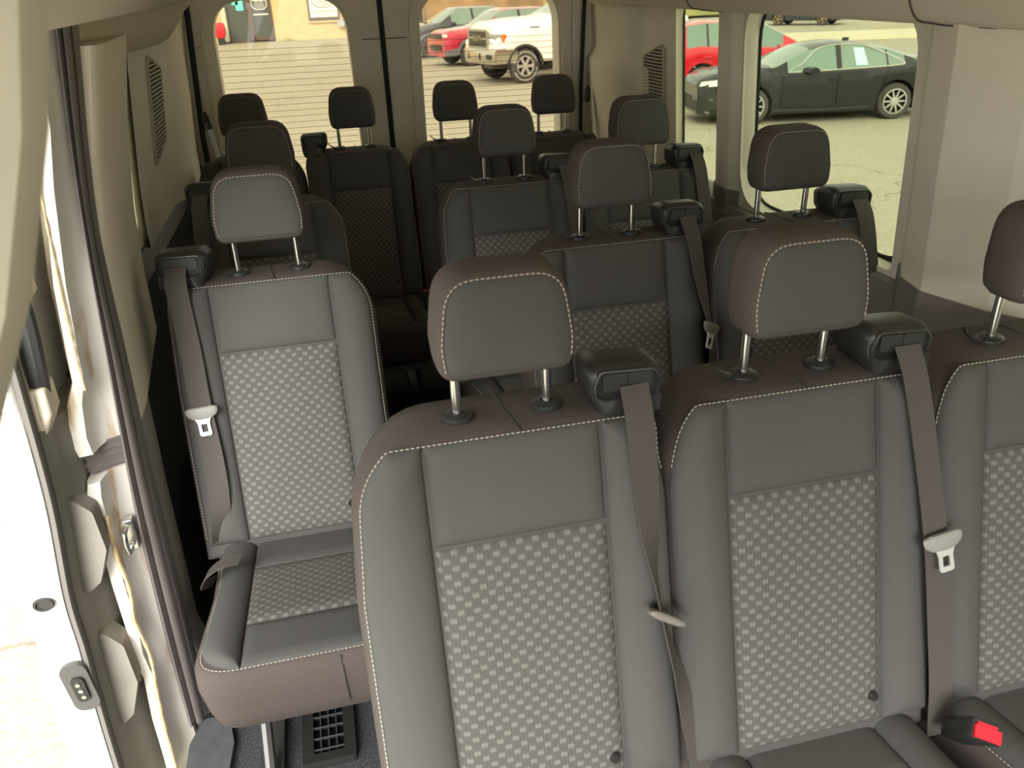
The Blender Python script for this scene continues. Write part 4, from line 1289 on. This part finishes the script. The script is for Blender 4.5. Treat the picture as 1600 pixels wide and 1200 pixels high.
mb = MB(); mb.loft([[Vector((1.95+dx+.10*u, -.92-.23*u, .96+dz)) for dx, dz in ((0, .0), (.06, -.04), (.16, -.03), (.18, .04), (.10, .09), (.02, .07))] for u in (.1, .6, .9, 1.0)])
link('side_mirror', mb.mesh('side_mirror', sedan_paint, angle=40), r_)
mb = MB()
for t in (1.62, 2.70, 3.62): mb.box((t, -.922, .60), (.006, .012, .55))
link('door_gap', mb.mesh('door_gap', plastic_slot, smooth=False), r_)
mb = MB(); mb.tube([(1.45, -.90, .26), (2.4, -.935, .25), (3.38, -.92, .27)], .028, 6); link('sill_strip', mb.mesh('sill_strip', rim_dark), r_)
mb = MB(); mb.box((3.15, .1, 1.455), (.14, .03, .06)); link('roof_antenna', mb.mesh('roof_antenna', sedan_paint, smooth=False), r_, bevel=.015)
mb = MB()
mb.loft([[Vector(p) for p in ((.02, -.42, .76+o), (.12, -.72, .80+o), (.42, -.86, .84+o), (.36, -.88, .75+o), (.05, -.68, .72+o))] for o in (.0, .03)])
link('headlamp', mb.mesh('headlamp', lamp_clear, smooth=False), r_)
mb = MB(); mb.box((.05, 0, .40), (.12, 1.0, .26)); mb.box((.10, -.60, .38), (.22, .25, .20)); link('front_grille', mb.mesh('front_grille', plastic_slot, smooth=False), r_)
mb = MB(); mb.tube([(.02, -.30, .62), (.0, -.48, .50), (.06, -.66, .30), (.24, -.80, .24)], .025, 6); mb.tube([(.0, -.48, .50), (.12, -.70, .54), (.30, -.84, .48)], .02, 6)
link('bumper_trim', mb.mesh('bumper_trim', metal_paint), r_)

# red hatchback behind the sedan
suv = dict(L=4.45, W=.90, r=.34, zb=.25, nose=.8, taper=.22, wheels=(.9, 3.5), arch=1.15,
           top=[(0, .75), (.1, .9), (.9, 1.05), (1.2, 1.10), (2.0, 1.52), (2.3, 1.60), (3.4, 1.62), (4.0, 1.56), (4.25, 1.3), (4.40, 1.05), (4.45, .9)],
           belt=[(0, .7), (.9, .97), (1.5, 1.0), (3.6, 1.10), (4.45, 1.0)],
           roofw=[(1.2, .80), (2.0, .66), (3.5, .64), (4.3, .72)], gh=(1.15, 2.02, 3.95, 4.35), side=(1.65, 3.9), spokes=5)
red_paint = mat('bright red car paint', srgb(206, 26, 46), .2, spec=.6, coat=1.0)
r_, spt, wd_ = car('hatchback', (11.95, 17.0, GZ), R(180-8), .98, red_paint, 'bright red hatchback parked beyond the dark sedan', 'car', suv)
for sgn in (1,):
    mb = MB()
    def spt2(t, f, out=.006):
        p = spt(t, f, out); return Vector((p.x, -p.y, p.z))
    for t, w_ in ((2.62, .10), (3.4, .05)):
        mb.add([spt2(t-w_/2, 0), spt2(t+w_/2, 0), spt2(t+w_/2, .98), spt2(t-w_/2, .98)], [(0, 1, 2, 3)])
    link('door_pillar', mb.mesh('door_pillar', plastic_black, smooth=False, fix=False), r_)
mb = MB()
for t in (2.35, 3.3): mb.tube([(t, .90, .86), (t+.03, .93, .87), (t+.18, .93, .87), (t+.21, .90, .86)], .016, 6)
link('door_handle', mb.mesh('door_handle', red_paint), r_)
mb = MB(); mb.box((1.75, 1.0, 1.02), (.14, .2, .13)); link('side_mirror', mb.mesh('side_mirror', red_paint, smooth=False), r_, bevel=.03)
mb = MB(); mb.tube([(2.1, .62, 1.61), (2.3, .60, 1.66), (3.7, .60, 1.66), (3.9, .62, 1.60)], .018, 6); link('roof_rail', mb.mesh('roof_rail', chrome), r_)
mb = MB()
for t in (2.6, ): mb.box((t, .90, .65), (.006, .012, .6))
link('door_gap', mb.mesh('door_gap', plastic_slot, smooth=False), r_)

# distant dark car
dk = dict(suv); dk['rim'] = mat('bronze alloy', srgb(170, 150, 120), .4, .5)
dpaint = mat('dark blue car paint', srgb(40, 46, 60), .2, coat=1.0)
car('distant_car', car_at((25.9, 43.4), R(-52), .95, suv), R(-52), .95, dpaint, 'dark blue car far off at the top of the right window', 'car', dict(suv, rim=dk['rim'], wheels=(.9, 3.5)))

# white pickup truck
white_paint = mat('white car paint', srgb(238, 238, 234), .25, coat=1.0)
tr = dict(L=6.1, W=1.0, r=.42, zb=.50, nose=.5, taper=.10, wheels=(.86, 4.69), arch=1.2,
          top=[(0, 1.12), (.04, 1.36), (.25, 1.50), (1.0, 1.57), (1.8, 1.60), (2.05, 1.66), (2.75, 2.0), (3.0, 2.05), (3.9, 2.06), (4.15, 1.99), (4.3, 1.5), (4.35, 1.42), (6.1, 1.42)],
          belt=[(0, 1.02), (.25, 1.30), (1.6, 1.38), (4.2, 1.40), (6.1, 1.38)],
          roofw=[(1.9, .90), (2.75, .74), (4.2, .74), (4.35, .9)], gh=(1.92, 2.77, 4.05, 4.3), side=(2.35, 4.0), spokes=6, letters=True, rim=mat('bright wheel alloy', srgb(206, 202, 196), .35, .6))
rz = R(12.8)
r_, spt, wd_ = car('pickup_truck', car_at((5.71, 21.96), rz, 1.06, tr), rz, 1.06, white_paint, 'white pickup truck with chrome bumper seen through the right rear window', 'truck', tr)
chr2 = mat('bumper chrome', srgb(200, 196, 182), .18, .9)
mb = MB(); rings = []
for y in (-.98, -.9, -.6, -.25, .25, .6, .9, .98):
    xo = -.14+.16*(abs(y)/.98)**2.5
    rings.append([Vector((xo, y, .50)), Vector((xo-.03, y, .62)), Vector((xo-.03, y, .80)), Vector((xo+.02, y, .86)), Vector((xo+.3, y, .86)), Vector((xo+.3, y, .50))])
mb.loft(rings)
mb.loft([[Vector((x, y, z)) for y, z in ((-.985, .52), (-1.0, .6), (-1.01, .84), (-.9, .86), (-.9, .52))] for x in (.02, .35, .62)])
link('front_bumper', mb.mesh('front_bumper', chr2, angle=40), r_)
mb = MB(); mb.box((-.135, 0, .68), (.05, .8, .17)); mb.box((-.085, -.72, .68), (.06, .26, .12)); mb.box((.0, 0, 1.08), (.06, 1.1, .40)); mb.box((.2, -.6, .45), (.5, .5, .12))
link('grille_openings', mb.mesh('grille_openings', plastic_black, smooth=False), r_, bevel=.02)
mb = MB(); mb.box((-.035, 0, 1.10), (.02, 1.0, .05)); mb.box((-.03, -.58, 1.08), (.03, .06, .46)); mb.box((-.03, .58, 1.08), (.03, .06, .46)); mb.box((-.03, 0, 1.31), (.03, 1.2, .04)); mb.box((-.03, 0, .88), (.03, 1.2, .04))
link('grille_surround', mb.mesh('grille_surround', chr2, smooth=False), r_, bevel=.01)
text('RAM', .24, (-.06, 0, 1.10), chr2, r_, 'grille_lettering', R(-90))
mb = MB(); mb.loft([[Vector((x, y, z)) for z in (1.0, 1.22)] + [Vector((x+.02, y, z)) for z in (1.22, 1.0)] for x, y in ((-.01, -.64), (.04, -.86), (.2, -.955))], cap0=True)
link('headlamp', mb.mesh('headlamp', mat('truck lamp', srgb(150, 152, 150), .2, spec=.8), angle=30), r_)
mb = MB(); mb.box((.27, -.965, 1.12), (.14, .03, .18)); link('marker_lamp', mb.mesh('marker_lamp', amber, smooth=False), r_)
mb = MB(); mb.loft([[Vector((2.2+dx, -1.0-.32*u, 1.28+dz)) for dx, dz in ((0, 0), (.10, 0), (.12, .28), (.02, .28))] for u in (.3, .6, 1.0)]); mb.box((2.28, -1.0, 1.32), (.06, .4, .05))
link('side_mirror', mb.mesh('side_mirror', plastic_black, angle=40), r_, bevel=.02)
mb = MB(); mb.box((1.72, -.998, 1.0), (.008, .012, .75)); link('door_gap', mb.mesh('door_gap', seam_dark, smooth=False), r_)
mb = MB(); mb.box((1.15, -.985, 1.34), (.28, .012, .04)); link('fender_badge', mb.mesh('fender_badge', sign_grey, smooth=False), r_)
mb = MB(); mb.box((3.0, -.98, .52), (2.4, .2, .06)); link('side_step', mb.mesh('side_step', plastic_black, smooth=False), r_)
mb = MB()
mb.tube([(0.86+math.cos(a)*.50, -1.0, .42+math.sin(a)*.50) for a in [math.pi*k/14 for k in range(15)]], .035, 6)
link('arch_lip', mb.mesh('arch_lip', plastic_black), r_)

# row of parked cars behind it
jp = dict(L=4.9, W=.98, r=.39, zb=.34, nose=.5, taper=.14, wheels=(.92, 3.9), arch=1.16,
          top=[(0, .95), (.05, 1.10), (.3, 1.18), (1.3, 1.27), (1.45, 1.30), (2.2, 1.72), (2.5, 1.79), (3.9, 1.78), (4.5, 1.66), (4.85, 1.2), (4.9, 1.0)],
          belt=[(0, .88), (.3, 1.06), (1.4, 1.15), (4.0, 1.22), (4.9, 1.1)],
          roofw=[(1.4, .84), (2.2, .68), (4.2, .66), (4.8, .76)], gh=(1.42, 2.22, 4.3, 4.85), side=(1.95, 4.3), spokes=5, rim=rim_dark)
jeep_red = mat('deep red car paint', srgb(176, 30, 62), .2, coat=1.0)
blk = mat('black car paint', srgb(48, 52, 58), .15, coat=1.0)
mar = mat('maroon car paint', srgb(150, 52, 60), .2, coat=1.0)
clad = mat('grey wheel cladding', srgb(104, 104, 106), .7)
def parked(pos, paint, label, lower, S=1.0, front='bars'):
    r_, spt, wd_ = car('suv', car_at(pos, rz, S, jp), rz, S, paint, label, 'car', jp, lower)
    mb = MB(); mb.box((-.0, 0, .98), (.05, 1.15, .16)); mb.box((.0, 0, .62), (.06, 1.0, .2)); mb.box((.06, -.72, .60), (.08, .26, .12))
    link('front_grille', mb.mesh('front_grille', plastic_black, smooth=False), r_)
    mb = MB(); mb.box((.06, -.72, 1.0), (.10, .30, .10)); link('headlamp', mb.mesh('headlamp', lamp_clear, smooth=False), r_, bevel=.02)
    mb = MB(); mb.box((.03, -.70, .68), (.10, .28, .03)); link('fog_lamp', mb.mesh('fog_lamp', chr2, smooth=False), r_)
    mb = MB(); mb.tube([(.92+math.cos(a)*.47, -.97, .39+math.sin(a)*.47) for a in [math.pi*k/14 for k in range(15)]], .04, 6)
    link('arch_lip', mb.mesh('arch_lip', clad), r_)
    mb = MB()
    for t, w_ in ((2.9, .09), (3.9, .05)): mb.add([spt(t-w_/2, 0, .006), spt(t+w_/2, 0, .006), spt(t+w_/2, .98, .006), spt(t-w_/2, .98, .006)], [(0, 1, 2, 3)])
    link('door_pillar', mb.mesh('door_pillar', plastic_black, smooth=False, fix=False), r_)
    mb = MB(); mb.box((1.95, -1.08, 1.2), (.14, .22, .15)); link('side_mirror', mb.mesh('side_mirror', paint, smooth=False), r_, bevel=.03)
    return r_
parked((5.45, 28.4), jeep_red, 'deep red SUV with grey arches parked left of the white truck', clad)
parked((4.75, 33.4), blk, 'black SUV behind the deep red one, cut by the window edge', clad)
parked((7.3, 25.6), mar, 'maroon SUV showing its roof and side glass above the white bonnet', clad)
# plain red block on a dark base at the left edge of the rear-left window
parked_red = red_paint
r_ = root('red_block', (-4.75, BY-1.2, GZ)); tag(r_, 'small bright red stand at the left edge of the left rear window', 'block')
mb = MB(); rings = []
for z, w_, d_ in ((.35, .22, .2), (.5, .30, .25), (.9, .32, .25), (1.15, .26, .22), (1.2, .18, .15)):
    rings.append([Vector((a*w_, b*d_, z)) for a, b in ((-1, -1), (1, -1), (1, 1), (-1, 1))])
mb.loft(rings); link('red_top', mb.mesh('red_top', red_paint, angle=30), r_, bevel=.04)
mb = MB(); mb.box((0, 0, .18), (.4, .35, .36)); link('dark_base', mb.mesh('dark_base', plastic_black, smooth=False), r_)
